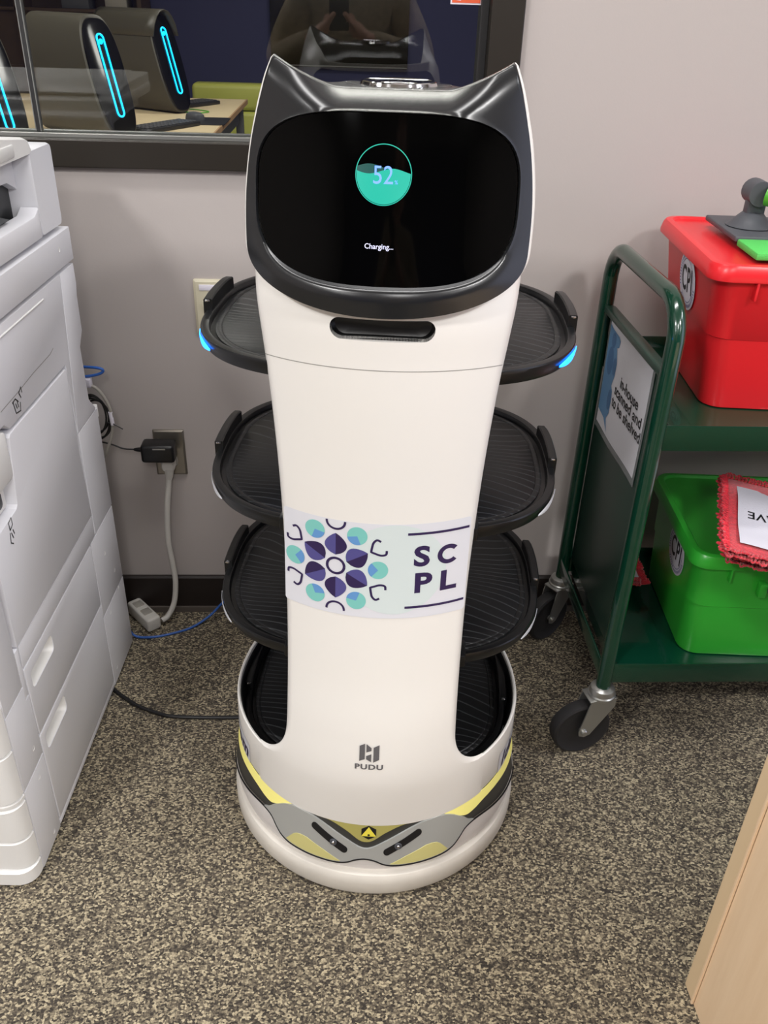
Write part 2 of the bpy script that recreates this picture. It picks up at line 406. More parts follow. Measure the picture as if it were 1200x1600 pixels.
# ================================================================ THE SETTING
WY = 1.783                      # face of the wall behind the robot
def struct(name, mb, m, **k): return mb.build(name, m, None, smooth=False, kind='structure', **k)
struct('floor', MB().box(-3.4, 3.8, -4.6, 7.9, -.05, 0), M['carpet'])
struct('ceiling', MB().box(-3.4, 3.8, -4.6, 7.9, CEIL, CEIL + .05), M['ceiling'])
WX0, WX1, WZ0, WZ1 = -2.6, .324, 1.063, 2.2
wb = MB().box(-3.4, 3.8, WY, WY + .12, 0, WZ0).box(-3.4, 3.8, WY, WY + .12, WZ1, CEIL).box(WX1, 3.8, WY, WY + .12, WZ0, WZ1).box(-3.4, WX0, WY, WY + .12, WZ0, WZ1)
struct('wall_back', wb, M['wallplaster'])
struct('wall_left', MB().box(-3.45, -3.4, -4.6, 7.9, 0, CEIL), M['wallplaster'])
struct('wall_right', MB().box(3.8, 3.85, -4.6, 7.9, 0, CEIL), M['wallplaster'])
struct('wall_front', MB().box(-3.4, 3.8, -4.65, -4.6, 0, CEIL), M['blue_wall'])
struct('wall_far', MB().box(-3.4, 3.8, 7.8, 7.85, 0, CEIL), M['blue_wall'])
bb = MB()
bb.grid([[(x, WY - .010, .0), (x, WY - .010, .10), (x, WY - .006, .105), (x, WY, .105)] for x in (-3.4, 3.8)])
struct('baseboard_back', bb, M['baseboard'])
struct('trim_1', MB().box(-3.4, 3.8, WY - .016, WY - .0101, 0, .015), M['strip'])
fr = MB().box(WX0, WX1, WY - .018, WY + .125, WZ0, 1.113, .002).box(.263, WX1, WY - .018, WY + .125, 1.113, WZ1, .002).box(WX0, .263, WY - .018, WY + .125, WZ1 - .05, WZ1, .002).box(WX0, WX0 + .05, WY - .018, WY + .125, 1.113, WZ1 - .05, .002)
wr = empty('window_1', (0, 0, 0), kind='structure')
fr.build('window_frame', M['frame'], wr, smooth=False)
MB().box(WX0 + .05, .263, WY + .004, WY + .012, 1.113, 1.121, .001).box(WX0 + .05, .263, WY + .024, WY + .032, 1.113, 1.1245, .001).build('window_track', M['alu'], wr, smooth=False, label='bright aluminium track')
MB().box(.248, .263, WY + .012, WY + .05, 1.113, WZ1 - .05, .001).build('window_gasket', M['rubber'], wr, smooth=False)
MB().box(-.5855, -.5840, WY + .016, WY + .030, 1.121, WZ1 - .05).box(-.5765, -.5750, WY + .016, WY + .030, 1.121, WZ1 - .05).build('window_mullion', M['alu'], wr, smooth=False)
MB().box(-.5840, -.5765, WY + .0165, WY + .031, 1.121, WZ1 - .05).build('mullion_seal', M['rubber'], wr, smooth=False)
MB().box(WX0 + .05, -.583, WY + .019, WY + .025, 1.115, WZ1 - .05).build('window_pane', M['glass'], wr, smooth=False)
MB().box(-.577, .258, WY + .022, WY + .028, 1.115, WZ1 - .05).build('window_pane', M['glass'], wr, smooth=False)

# ================================================================ ROBOT
OX, OY, YAW = 0.068, 1.231, radians(-5.5)
bot = empty('delivery_robot', (OX, OY, 0), YAW, label='white cat-eared delivery robot with black screen face and four black trays', cat='robot')
ZS = [.10, .20, .26, .34, .45, .6, .75, .95, 1.015, 1.05, 1.08, 1.13]; CS = [-.262, -.262, -.2608, -.2480, -.2255, -.205, -.197, -.198, -.1975, -.184, -.174, -.158]
RB = .262
def colc(z): return sminterp(z, ZS, CS)
def bulge(x): x = min(abs(x), .255); return RB - sqrt(RB * RB - x * x)
def colfront(x, z, off=0):
    a = math.asin(max(-.97, min(.97, x / RB)))
    return (x + off * sin(a), colc(z) + bulge(x) - off * cos(a), z)
def colw(z):
    W = [(.155, .262), (.330, .1385), (.40, .1375), (.50, .1375), (.60, .139), (.70, .143), (.80, .1485), (.90, .1565), (.98, .166), (1.04, .173), (1.12, .178)]
    if z < .33:      # fillet into the base shell
        t = min(1, max(0, (.33 - z) / (.33 - .252))); return .1385 + .062 * (1 - sqrt(max(0, 1 - t * t)))
    return sminterp(z, [w[0] for w in W[1:]], [w[1] for w in W[1:]])
# column ---------------------------------------------------------
def colback(z, w): return colc(z) + bulge(w) + sminterp(z, [.25, .31, .38, .9, .98, 1.05, 1.12], [.0085, .0085, .03, .045, .065, .070, .050])
loops = []
zl = [.1606, .18, .20, .22, .24] + [.253 + (.33 - .253) * (i / 16) ** 1.5 for i in range(16)]
zl += [.33 + (1.12 - .33) * i / 62 for i in range(63)]
for z in zl:
    w = colw(z); fo = .0007 * min(1, max(0, (.33 - z) / .05)); r = min(.009, (colback(z, w) - colc(z) - bulge(w)) * .45); lp = []
    for i in range(41):
        s = -1 + 2 * i / 40; s = sin(s * pi / 2) * .35 + s * .65; x = s * w; y = colc(z) + bulge(x) - fo
        e = abs(x) - (w - r)
        if e > 0: y += r * (1 - sqrt(max(0, 1 - (e / r) ** 2)))
        lp.append((x, y, z))
    th_ = colback(z, w) - (colc(z) + bulge(w))
    for i in range(25):
        q = cos(pi * i / 24); x = w * q; e = max(0, abs(x) - (w - min(r, th_ * .45))); lp.append((x * .999, colc(z) + bulge(x if z < .4 else w) + th_ - .4 * e, z))
    loops.append(lp)
column = MB().loft(loops).build('front_column', M['white_body'], bot, label='white curved front panel')
# carrying slot
sl = rrect(-.067, .0665, -.0137, .0137, .0136, 8)
cutm = MB().prism([(u, v + .9972 - (abs(u) / .067) ** 2 * -.003) for u, v in sl], -.26, -.165)
cut = cutm.build('cutter', M['slot_black'], bot)
boolean_cut(column, cut)
slot = MB(); lps = []
for k, (sc, d) in enumerate(((1.0, .0), (1.0, .012), (.93, .0175), (.55, .019))):
    lps.append([(u * (sc if k < 3 else .8), colc(1.0) + bulge(u) + .0012 + d, 0.9972 + .003 * (abs(u) / .067) ** 2 + v * sc) for u, v in sl])
slot.grid(lps, cv=True).cap(lps[-1]).build('grip_slot', M['slot_black'], bot)
seam = ribbon([(-.1585 + .317 * i / 40, .9465 - .004 * (i / 20 - 1) ** 2) for i in range(41)], .0011)
decal('seam_line', seam, colfront, .0004, M['seam'], column)
# base shell -----------------------------------------------------
def ringpt(th, r, z): # back half is longer than the front half
    y = -cos(th) * r; return (sin(th) * r, y * (1.22 if y > 0 else 1), z)
n = 128; P = []
prof = [(.255, .19), (.255, .246), (.2565, .2515), (.2590, .2530), (.2612, .2515), (.262, .247), (.262, .165), (.2605, .1615), (.257, .160), (.245, .160)]
for i in range(n):
    th = 2 * pi * i / n; P.append([ringpt(th, r, z) for r, z in prof])
MB().grid(P, cu=True).build('body_shell', M['white_body'], bot)
P = [[ringpt(2 * pi * i / n, r, z) for r, z in ((.2548, .247), (.2535, .246), (.247, .20), (.235, .185), (.0, .185))] for i in range(n)]
MB().grid(P, cu=True).build('deck_liner', M['black_satin'], bot)
# base -----------------------------------------------------------
def Rc(z): return .272 - .15 * (z - .08)
def basep(u, v, off=0): th = radians(u); r = Rc(v) + off; return (r * sin(th), -r * cos(th) * (1.15 if cos(th) < 0 else 1), v)
cov = [(.262, .035), (.2665, .052), (.268, .057), (Rc(.075) - .0003, .075), (Rc(.10) - .0003, .10), (Rc(.13) - .001, .13), (Rc(.163) - .003, .163), (.20, .168)]
P = [[(r * sin(t), -r * cos(t) * (1.15 if cos(t) < 0 else 1), z) for r, z in cov] for t in [2 * pi * i / n for i in range(n)]]
MB().grid(P, cu=True).build('base_cover', M['base_white'], bot)
bp = [(.18, .003), (.262, .003), (.2695, .006), (.2735, .014), (.2735, .036), (.2720, .047), (.2685, .0525), (.264, .054), (.255, .054)]
P = [[(r * sin(t), -.012 - r * cos(t) * (1.13 if cos(t) < 0 else 1), z) for r, z in bp] for t in [2 * pi * i / n for i in range(n)]]
MB().grid(P, cu=True).build('bumper', M['bumper'], bot, label='scuffed off-white bumper ring')
MB().revolve([(.0, .012), (.24, .012), (.25, .03)], 48).build('chassis', M['rubber'], bot)
def sym(pts): return pts + [(-u, v) for u, v in reversed(pts) if abs(u) > .01]
bl = [(-80, .090), (-65, .098), (-55, .1065), (-48, .1125), (-43, .1135), (-39, .108), (-36, .094), (-33.5, .084), (-30, .0775), (-24, .0745), (-17, .0735), (-10, .0745), (-6.5, .0785), (-3.5, .086), (0, .0895)]
bls = sym(bl)
def dense(pts, step=1.0):
    us = [p[0] for p in pts]; vs = [p[1] for p in pts]; a, b = us[0], us[-1]; k = max(2, int(abs(b - a) / step)); sgn = 1 if b > a else -1
    if sgn < 0: us = [-u for u in us]
    out = []
    for i in range(k + 1):
        u = a + (b - a) * i / k; out.append((u, sminterp(u * sgn, us, vs)))
    return out
bd = dense(bls)
# full dark trim underneath, silver over it, yellow light guide at the top
top = [(u, .160) for u, v in bd]
strip = lambda A, B: (A + B, [[i, i + 1, len(A) + i + 1, len(A) + i] for i in range(len(A) - 1)])
def strip3(A, B, nv=5):
    vs = []; fs = []; N = len(A)
    for j in range(nv + 1): vs += [(A[i][0], A[i][1] + (B[i][1] - A[i][1]) * j / nv) for i in range(N)]
    for j in range(nv):
        for i in range(N - 1): fs.append([j * N + i, j * N + i + 1, (j + 1) * N + i + 1, (j + 1) * N + i])
    return vs, fs
trim = decal('base_trim', strip3(bd, top), basep, .0015, M['darkgrey'], bot, thick=.002)
decal('base_gasket', ribbon(bd, .0024), basep, .0050, M['ink'], trim, thick=.002)
# light guide wedges
for s in (-1, 1):
    lo = [(-72 * -s * -1, 0)]
    A = dense([(-84, .128), (-76, .134), (-66, .138), (-58, .1405), (-50, .1395), (-44, .134), (-40.5, .1325), (-37, .140), (-33, .152), (-30, .160)]); B = [(u, .1605) for u, v in A]
    if s > 0: A = [(-u, v) for u, v in A]; B = [(-u, v) for u, v in B]
    decal('light_guide', strip3(A, B, 3), basep, .0022, M['yellow_glow'], bot, thick=.001, label='glowing yellow light strip')
# silver housing: between gasket and dark V band
vb = [(-39, .1325), (-36.5, .142), (-33, .1535), (-29, .160), (-24.3, .160), (-20.5, .158), (-14.8, .1475), (-7.2, .1275), (-2.5, .1145), (0, .1115)]
lowc = [(u, v + .0012) for u, v in dense(sym([(-43.5, .1130), (-39, .108), (-36, .094), (-33.5, .084), (-30, .0775), (-24, .0745), (-17, .0735), (-10, .0745), (-6.5, .0785), (-3.5, .086), (0, .0895)]))]
upc = dense(sym([(-43.5, .1150)] + [(-41, .122)] + vb))
k = min(len(lowc), len(upc))
silver = decal('sensor_housing', strip3([(lowc[i][0], lowc[i][1]) for i in range(k)], [(lowc[i][0], max(lowc[i][1] + .0005, sminterp(lowc[i][0], [q[0] for q in upc], [q[1] for q in upc]))) for i in range(k)], 10), basep, .0042, M['silver'], bot, thick=.004, label='silver sensor housing')
# recess above the V with the warning triangle
A = dense(sym([(-19.5, .1600), (-13.5, .1585), (-7.2, .1445), (-2.4, .1275), (0, .1245)])); B = [(u, .1600 if abs(u) > 13.6 else .1602) for u, v in A]
rec = decal('lidar_recess', strip3(A, [(u, max(v + .0002, b)) for (u, v), (_, b) in zip(A, B)], 3), basep, .0024, M['yellow_olive'], bot, thick=.001)
hexa = [(1.0 + 3.1 * cos(radians(a)), .1455 + .0142 * sin(radians(a))) for a in range(30, 390, 60)]
decal('warning_marker', flat2d([hexa], 2), basep, .0034, M['ink'], bot, thick=.001)
tri = [(1.0 + 2.9 * cos(radians(a)), .1445 + .0135 * sin(radians(a))) for a in (90, 205, 335)]
mk = decal('marker_triangle', flat2d([tri], 2), basep, .0042, M['yellow_sign'], bot, thick=.001, label='yellow triangle')
decal('marker_dot', flat2d([circle(1.0, .142, .45, 12, .0021)]), basep, .0046, M['ink'], mk)
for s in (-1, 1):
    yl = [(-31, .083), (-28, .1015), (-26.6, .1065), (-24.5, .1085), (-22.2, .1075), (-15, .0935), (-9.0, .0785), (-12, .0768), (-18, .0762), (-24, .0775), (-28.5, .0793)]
    decal('lower_panel', flat2d([[(u * -s, v) for u, v in yl]], 2, .006), basep, .0049, M['yellow_spill'], bot, thick=.001, label='lower panel coloured pale yellow as light spill')
    # slanted sensor slot
    a = (-19.3, .1395); b = (-7.8, .1055); L = []
    ux, uy = (b[0] - a[0]), (b[1] - a[1]); hx, hy = 1.35, .0068
    def sp(t, r, ang):   # stadium
        return (a[0] + ux * t + 1.3 * cos(ang), a[1] + uy * t + .0072 * sin(ang))
    pts = [sp(0, 0, radians(q)) for q in range(60, 250, 15)] + [sp(1, 0, radians(q)) for q in range(240, 430, 15)]
    slt = decal('sensor_slot', flat2d([[(u * -s, v) for u, v in pts]], 1.5, .004), basep, .0050, M['ink'], bot, thick=.002)
    cu_, cv_ = -11.8 * -s, .1175
    c0 = Vector(basep(cu_, cv_, .0052)); nrm = Vector((sin(radians(cu_)), -cos(radians(cu_)), .15)).normalized()
    T = Matrix.Translation(c0) @ nrm.to_track_quat('Z', 'Y').to_matrix().to_4x4()
    cm = MB().revolve([(.0, .0015), (.0035, .0015), (.0050, .0022), (.0062, .0018), (.0066, -.001)], 24, T=T).build('sensor_lens', M['grey_plastic'], bot)
    MB().revolve([(.0, .0042), (.0018, .0038), (.0030, .0022), (.0032, .0012)], 20, T=T).build('lens_glass', M['chrome'], cm)
# the name on the front panel
LG = []
def quad(x0, zb0, zt0, x1, zb1, zt1): return [(x0, zb0), (x1, zb1), (x1, zt1), (x0, zt0)]
lg = [quad(-.0145, .3045, .3330, -.0060, .3085, .3375), [(-.0035, .3215), (.0045, .3245), (.0045, .3300), (-.0035, .3370)], [(-.0035, .3150), (.0045, .3185), (.0045, .3035), (-.0035, .3085)], quad(.0080, .3030, .3310, .0170, .3080, .3360)]
decal('maker_emblem', flat2d(lg, .01), colfront, .0014, M['grey_print'], column)
decal('maker_name', moved(text2d('PUDU', .0135, .035, space=1.15), .0013, .2935, 1.18, 1), colfront, .0014, M['grey_print'], column)
# library sticker
def sc2(flatp, off, m, nm): return decal(nm, flatp, colfront, off, m, stk)
stk = decal('library_sticker', flat2d([rrect(-.1385, .1355, .5585, .7165, .004, 3)], .008, .03), colfront, .0006, M['sticker_paper'], bot, label='sticker with a flower emblem and the letters SC PL')
def clipx(poly): return poly
big = [(.028 + .075 * cos(radians(a)), .6408 + .075 * sin(radians(a))) for a in range(0, 360, 6)]
sc2(flat2d([big], .01), .0009, M['mint_print'], 'pale_disc')
fx, fz = -.0585, .6405
def leafshape(ang, half=0):
    c, s_ = cos(radians(ang)), sin(radians(ang)); pts = []
    K = 12; a0, a1, wd = .0185, .0545, .0165
    sideL = [(a0 + (a1 - a0) * t, wd * (sin(pi * t ** .85)) ** .8) for t in [i / K for i in range(K + 1)]]
    if half == 1: p = sideL + [(a1, 0), (a0, 0)]
    else: p = sideL + [(q[0], -q[1]) for q in reversed(sideL[1:-1])]
    return [(fx + x * c - y * s_, fz + x * s_ + y * c) for x, y in p]
lv = []; lvh = []; cc = []; cch = []; uu = []
for i, ang in enumerate((90, 30, -30, -90, -150, 150)):
    lv.append(leafshape(ang)); lvh.append([p for p in leafshape(ang, 1)])
for ang in (60, 0, -60, -120, 180, 120):
    cx_, cz_ = fx + .0625 * cos(radians(ang)), fz + .0625 * sin(radians(ang)); cc.append(circle(cx_, cz_, .0148))
    a0 = ang + 130; cch.append([(cx_, cz_)] + [(cx_ + .0148 * cos(radians(a0 + q)), cz_ + .0148 * sin(radians(a0 + q))) for q in range(0, 101, 10)])
sc2(flat2d(lv, .008), .0011, M['navy_print'], 'leaf_print'); sc2(flat2d(lvh, .008), .0013, M['navy_light'], 'leaf_shade')
sc2(flat2d(cc, .008), .0011, M['teal_print'], 'dot_print'); sc2(flat2d(cch, .008), .0013, M['blue_print'], 'dot_shade')
arcs = [ribbon([(fx + .0128 * cos(radians(a)), fz + .0128 * sin(radians(a))) for a in range(0, 361, 12)], .0040)]
for ang in (90, 30, -30, -90, -150, 150):
    rr_ = .0750 if ang in (90, -90) else .0748; cx_, cz_ = fx + rr_ * cos(radians(ang)), fz + rr_ * sin(radians(ang))
    pp = []
    for q in range(0, 181, 12):
        x = .0135 * cos(radians(q)); y = -.0135 * sin(radians(q)) ** .9
        # cup opening away from the centre; the four oblique ones are pointed
        if ang not in (90, -90): y = -.0180 * max(0, 1 - abs(x / .0135) ** 1.3)
        dx, dy = x, y
        al = radians(ang - 90); pp.append((cx_ + dx * cos(al) - dy * sin(al), cz_ + dx * sin(al) + dy * cos(al)))
    if ang not in (90, -90):
        al = radians(ang - 90); kp = [(-.0085, .0060), (-.0135, .0020), (-.0115, -.0050), (-.0050, -.0110), (0, -.0150), (.0050, -.0110), (.0115, -.0050), (.0135, .0020), (.0085, .0060)]
        kp = [(q.x, q.y) for q in smooth_path([(x, y, 0) for x, y in kp[:5]], 4)] + [(q.x, q.y) for q in smooth_path([(x, y, 0) for x, y in kp[4:]], 4)][1:]
        pp = [(cx_ + x * cos(al) - y * sin(al), cz_ + x * sin(al) + y * cos(al)) for x, y in kp]
    arcs.append(ribbon(pp, .0034))
sc2(joined(*arcs), .0012, M['navy_print'], 'cup_print')
bars = [ribbon([(.045 + .088 * i / 10, zz) for i in range(11)], .0040) for zz in (.7005, .5770)]
lets = [moved(text2d(ch, .0455, .034), x, z, 1.12, 1) for ch, x, z in (('S', .0665, .6610), ('P', .0695, .6160), ('L', .1065, .6150))] + [ribbon([(.1055 + .0128 * cos(radians(a)), .6612 + .0128 * sin(radians(a))) for a in range(42, 319, 6)], .0070)]
sc2(joined(*bars, *lets), .0012, M['navy_print'], 'letter_print')
# stickers on the shell
def shellp(u, v, off=0): th = radians(u); return (( .262 + off) * sin(th), -(.262 + off) * cos(th), v)
def deg(x): return math.degrees(x / .262)
for s, word, u0, u1 in ((1, 'Idea', 60, 100), (-1, 'oom', -92, -56.5)):
    st = decal('word_sticker', flat2d([rrect(u0, u1, .1625, .209, .004, 2)], 3), shellp, .0006, M['sticker_paper'], bot)
    t = text2d(word, .047, .03, 'LEFT' if s > 0 else 'RIGHT', .25, 1.1)
    decal('sticker_letters', ([((u0 + 2.2 if s > 0 else u1 - 1.8) + deg(u), .184 + v) for u, v in t[0]], t[1]), shellp, .0011, M['navy_print'], st)
# trays ----------------------------------------------------------
NT = 120
def tray_outline(a, bf, bb_, cy, nexp=2.8): return superell(a, bf, nexp, NT, -.003, cy, bb_)
def make_tray(z, a, bf, bb_, cy, lit, first=False):
    out = tray_outline(a, bf, bb_, cy)
    def lp(s, zz): return [((x + .003) * s - .003, (y - cy) * s + cy, zz) for x, y in out]
    tr = MB()
    prof = [(.0, z - .024), (.955, z - .024), (.982, z - .022), (.992, z - .016), (.998, z - .008), (1.0, z - .002), (.996, z), (.975, z + .0006), (.958, z - .0005), (.952, z - .004), (.948, z - .009), (.0, z - .009)]
    tr.grid([lp(s, zz) for s, zz in prof], cv=True)
    t = tr.build('serving_tray', M['black_satin'], bot)
    mt = MB(); mt.grid([lp(s, zz) for s, zz in ((.925, z - .009), (.925, z - .0065), (.918, z - .0055), (.90, z - .0055), (.893, z - .0068), (.886, z - .0055), (.5, z - .0055), (0, z - .0055))], cv=True)
    mt.build('tray_mat', M['mat_lines'], t, label='ribbed dark grey mat')
    for sgn in (1, -1):
        # raised clip on the rim
        idx = [i for i in range(NT) if out[i][0] * sgn > 0 and cy - .045 < out[i][1] < cy + .11]
        pts = sorted([out[i] for i in idx], key=lambda p: p[1]); cl = []
        for k_, (x, y) in enumerate(pts):
            e = 1 if 0 < k_ < len(pts) - 1 else .93
            xo = x + .003 * sgn; xi = x - .011 * sgn
            cl.append([(xo, y, z - .022), (xo, y, z + .018 * e), (xo - .002 * sgn, y, z + .020 * e), (xi + .002 * sgn, y, z + .020 * e), (xi, y, z + .018 * e), (xi, y, z - .006)])
        c = MB().loft(cl).build('tray_clip', M['black_satin'], t, ang=25)
        x, y = pts[0]
        MB().box(x - .004 * sgn - .004, x - .004 * sgn + .004, y - .003, y + .001, z + .0145, z + .0175, .001).build('clip_pin', M['chrome'], c)
        # light strip along the front corner
        idx = sorted([i for i in range(NT) if out[i][0] * sgn > 0 and cy - .172 < out[i][1] < cy - .075], key=lambda i: out[i][1])
        pts = [out[i] for i in idx]; st = []
        for k_, (x, y) in enumerate(pts):
            q = k_ / (len(pts) - 1); h = .0062 * sin(pi * min(1, max(.02, q))) ** .6
            nx, ny = (x + .003) / a, (y - cy) / bf; d = math.hypot(nx, ny); nx /= d; ny /= d
            st.append([(x + nx * .0012, y + ny * .0012, z - .012 - h), (x + nx * .0022, y + ny * .0022, z - .012), (x + nx * .0012, y + ny * .0012, z - .012 + h)])
        MB().grid(st).build('tray_light', M['blue_led'] if lit else M['unlit_led'], t, label='lit blue light strip' if lit else 'unlit white light strip')
    MB().box(-.1485, .1485, cy - bf + .006, cy - bf + .05, z - .020, z + .0035, .003).build('tray_mount', M['black_satin'], t)
    return t
for i, z in enumerate((.93, .685, .44)): make_tray(z, .287, .25, .255, .095, i == 0)
make_tray(.213, .247, .222, .25, .035, False)
MB().box(-.07, .07, -.165, -.10, .19, .99, .02).build('rear_spine', M['black_satin'], bot)
# head -----------------------------------------------------------
def HWf(z): return sminterp(z, [1.00, 1.05, 1.10, 1.15, 1.20, 1.24, 1.27, 1.297], [.165, .1730, .1765, .1755, .169, .160, .1515, .1415])
ZT = 1.2645
def outline(ear=1.0, wide=1.0, dz=0.0):
    """closed front outline, starts at chin centre going to +x"""
    pts = []
    NCH = 26
    for i in range(NCH):             # chin to side
        t = i / NCH; ang = t * pi / 2
        x = .1735 * sin(ang) ** .92 if ang else 0; z = 1.094 - (1.094 - 1.0195) * cos(ang) ** .78
        pts.append((x, z))
    zs_ = [1.094 + (1.294 - 1.094) * i / 24 for i in range(25)]
    side = []
    for z in zs_:
        x = HWf(z); zz = z if z < 1.22 else 1.22 + (z - 1.22) * (ear + (1 - ear) * .35)
        side.append((x if ear > .99 else x * ear + (1 - ear) * interp(z, [1.2, 1.25, 1.294], [HWf(1.2), .155, .125]) if z > 1.2 else x, zz))
    # make the chin meet the side smoothly
    x0 = side[0][0]; pts = [(x * x0 / .1735, z) for x, z in pts]
    pts += side
    xe, ze = side[-1]; pts.append((xe - .0025, ze + .0025 * ear)); nt_ = 26
    for i in range(1, nt_ + 1):
        t = i / nt_; x = (xe - .005) * (1 - t); zt = ZT
        if x > .066: q = (x - .066) / (xe - .005 - .066); zt = ZT + (ze - ZT + .001) * (q ** 1.25)
        pts.append((x, zt))
    left = [(-x, z) for x, z in reversed(pts[1:-1])]
    pts = pts + left
    return [(x * wide, z + dz) for x, z in pts]
O1 = outline(); NO = len(O1); CHN = 26; TIP = CHN + 25
def Ff(x, z, off=0):
    y = -.2155 + .21 * (z - 1.02) + 1.75 * x * x
    return (x, y - off, z + off * .2)
def roll(x, z):
    zt = ZT if abs(x) < .066 else ZT + .036 * ((abs(x) - .066) / .075) ** 1.25
    e = max(0, 1 - (zt - z) / .032); ew = min(1, max(0, (abs(x) - .06) / .06))
    return .055 * e ** 2.2 * (1 - ew) + .012 * e ** 2 * ew
SC = superell(.1600, .0985, 3.4, NO, -.002, 1.1500)
# align screen outline start (bottom centre, towards +x)
SC = [(-.002 + .1600 * sgnpow(sin(2 * pi * i / NO), 2 / 3.2), 1.1500 - .0955 * sgnpow(cos(2 * pi * i / NO), 2 / 3.2)) for i in range(NO)]
# match by angle so the band is even
def ang_of(p): return math.atan2(p[0] + .002, -(p[1] - 1.15))
def sc_at(th):
    c, s_ = abs(cos(th)), abs(sin(th)); r = ((s_ / .1600) ** 3.2 + (c / .0955) ** 3.2) ** (-1 / 3.2)
    return (-.002 + r * sin(th), 1.15 - r * cos(th))
SC = [sc_at(ang_of(p)) for p in O1]
rings = []
rings.append([(x * 1.0, Ff(x, z)[1] + roll(x, z) + .014, z) for x, z in O1])
rings.append([(x * .997, Ff(x, z)[1] + roll(x, z) + .005, z) for x, z in O1])
for t in (.03, .08, .16, .28, .42, .58, .74, .88, .95):
    r = []
    for (x0, z0), (x1, z1) in zip(O1, SC):
        x = x0 + (x1 - x0) * t; z = z0 + (z1 - z0) * t; lip = 0
        if z < 1.10: lip = -.006 * (1 - min(1, abs(t - .7) / .7)) * min(1, (1.10 - z) / .04)
        r.append((x, Ff(x, z)[1] + roll(x, z) + lip, z))
    rings.append(r)
rings.append([(x, Ff(x, z)[1] - .0005, z) for x, z in SC])
rings.append([(x + (-.002 - x) * .012, Ff(x, z)[1] + .0035, z + (1.15 - z) * .02) for x, z in SC])
MB().grid(rings, cv=True).build('face_mask', M['face_black'], bot, ang=50, label='black face surround with cat ears')
sr = []
for t in (.98, .8, .6, .4, .2, 0): sr.append([(-.002 + (x + .002) * t, 0, 1.15 + (z - 1.15) * t) for x, z in SC])
sr = [[(x, Ff(x, z)[1] + .0030, z) for x, y, z in r] for r in sr]
screen = MB().grid(sr, cv=True).build('screen', M['screen'], bot, label='glossy black touch screen')
def scrp(u, v, off=0): return (u, Ff(u, v)[1] + .0030 - off, v)
# battery dial
bx, bz, br = -.0045, 1.1800, .0325
decal('dial_ring', ribbon([(bx + br * cos(radians(a)), bz + br * sin(radians(a))) for a in range(0, 361, 6)], .0010), scrp, .0008, M['scr_teal'], screen)
wav = [(bx + x, bz + .0040 + .0030 * sin(x * 110 + .4)) for x in [-.0315 + .063 * i / 20 for i in range(21)]]
low = [(bx + .0315 * cos(radians(a)), bz + .0315 * sin(radians(a))) for a in range(-4, -177, -6)]
decal('dial_fill', flat2d([wav + low]), scrp, .0008, M['scr_teal'], screen)
w2 = [(bx + x, bz + .0085 + .0030 * sin(x * 110 + 3.4)) for x in [-.0312 + .0624 * i / 20 for i in range(21)]]
decal('dial_wave', flat2d([w2[:12] + [(x, z - .0005) for x, z in reversed(wav[:12])]]) , scrp, .0006, M['scr_dark_teal'], screen)
decal('battery_digits', moved(text2d('52', .0265, .0), bx - .0005, bz - .001, .95, 1.05), scrp, .0012, M['scr_blue'], screen)
decal('percent_sign', moved(text2d('%', .006, .0), bx + .0150, bz - .0075), scrp, .0012, M['scr_blue'], screen)
decal('status_text', moved(text2d('Charging...', .0082, .012), -.0070, 1.1020), scrp, .0008, M['scr_white'], screen)
# head body behind the mask
secs = []
for j, (dy, ear, wide, dz) in enumerate(((.013, 1, .992, -.0010), (.014, 1, 1.010, -.0003), (.018, .98, 1.024, -.0003), (.035, .85, 1.036, -.0003), (.07, .55, 1.042, -.0005), (.12, .25, 1.04, -.0005), (.18, .08, 1.01, -.002), (.23, 0, .96, -.008), (.255, 0, .90, -.016))):
    ol = outline(ear, wide, dz); sec = []
    for (x, z), (xf, zf) in zip(ol, O1):
        y0 = Ff(xf, zf)[1] + roll(xf, zf)
        yy = y0 + dy if dy < .05 else (y0 + .05) * (1 - min(1, (dy - .05) / .12)) + (dy - .2) * min(1, (dy - .05) / .12) + (0 if dy > .17 else .0)
        if dy > .05: yy = y0 + .035 + (dy - .035) * ((.055 - (y0 + .035)) / (.255 - .035)) 
        if dy > .2: z = z + (1.12 - z) * ((dy - .2) / .055) * .10
        if dz > -.002 and ZT - .02 < z and abs(x) < .08 and ear > .9: z = z
        sec.append((x, yy, z))
    secs.append(sec)
iL = NO - TIP; white = MB(); black = MB()
for a, b in zip(secs, secs[1:]):
    for i in range(NO):
        i2 = (i + 1) % NO
        q = [a[i], a[i2], b[i2], b[i]]
        (black if TIP <= i < iL else white).add(q, [(0, 1, 2, 3)])
white.build('head_shell', M['white_body'], bot, ang=50)
back = secs[-1]; cx_ = (0, .058, 1.13); bk = MB()
rr = [back] + [[(p[0] * s + 0, .055 + (.012 * (1 - s)) , 1.13 + (p[2] - 1.13) * s) for p in back] for s in (.92, .6, .3, .0)]
bk.grid(rr, cv=True); black.build('head_top', M['top_gloss'], bot, ang=50, label='glossy black top between the ears')
bk.build('head_back', M['face_black'], bot, ang=50)
bd_ = []
for i in range(25):
    x = -.134 + .268 * i / 24; u_ = (abs(x) / .134) ** 4; bd_.append([(x, .0585, 1.206 + .006 * u_), (x, .0600, 1.2070 + .006 * u_), (x, .0592, 1.2215 + .009 * u_), (x, .0560, 1.2225 + .009 * u_)])
MB().grid(bd_ + []).build('head_back_band', M['white_body'], bot, label='pale band across the back of the head')
rg = MB().revolve([(.0, ZT + .0020), (.020, ZT + .0024), (.026, ZT + .0036), (.030, ZT + .0020), (.040, ZT + .0028), (.0455, ZT + .0040), (.0475, ZT + .0030), (.0490, ZT - .001)], 56, cx=.004, cy=-.035).build('top_sensor', M['chrome'], bot, label='chrome ring on top of the head')
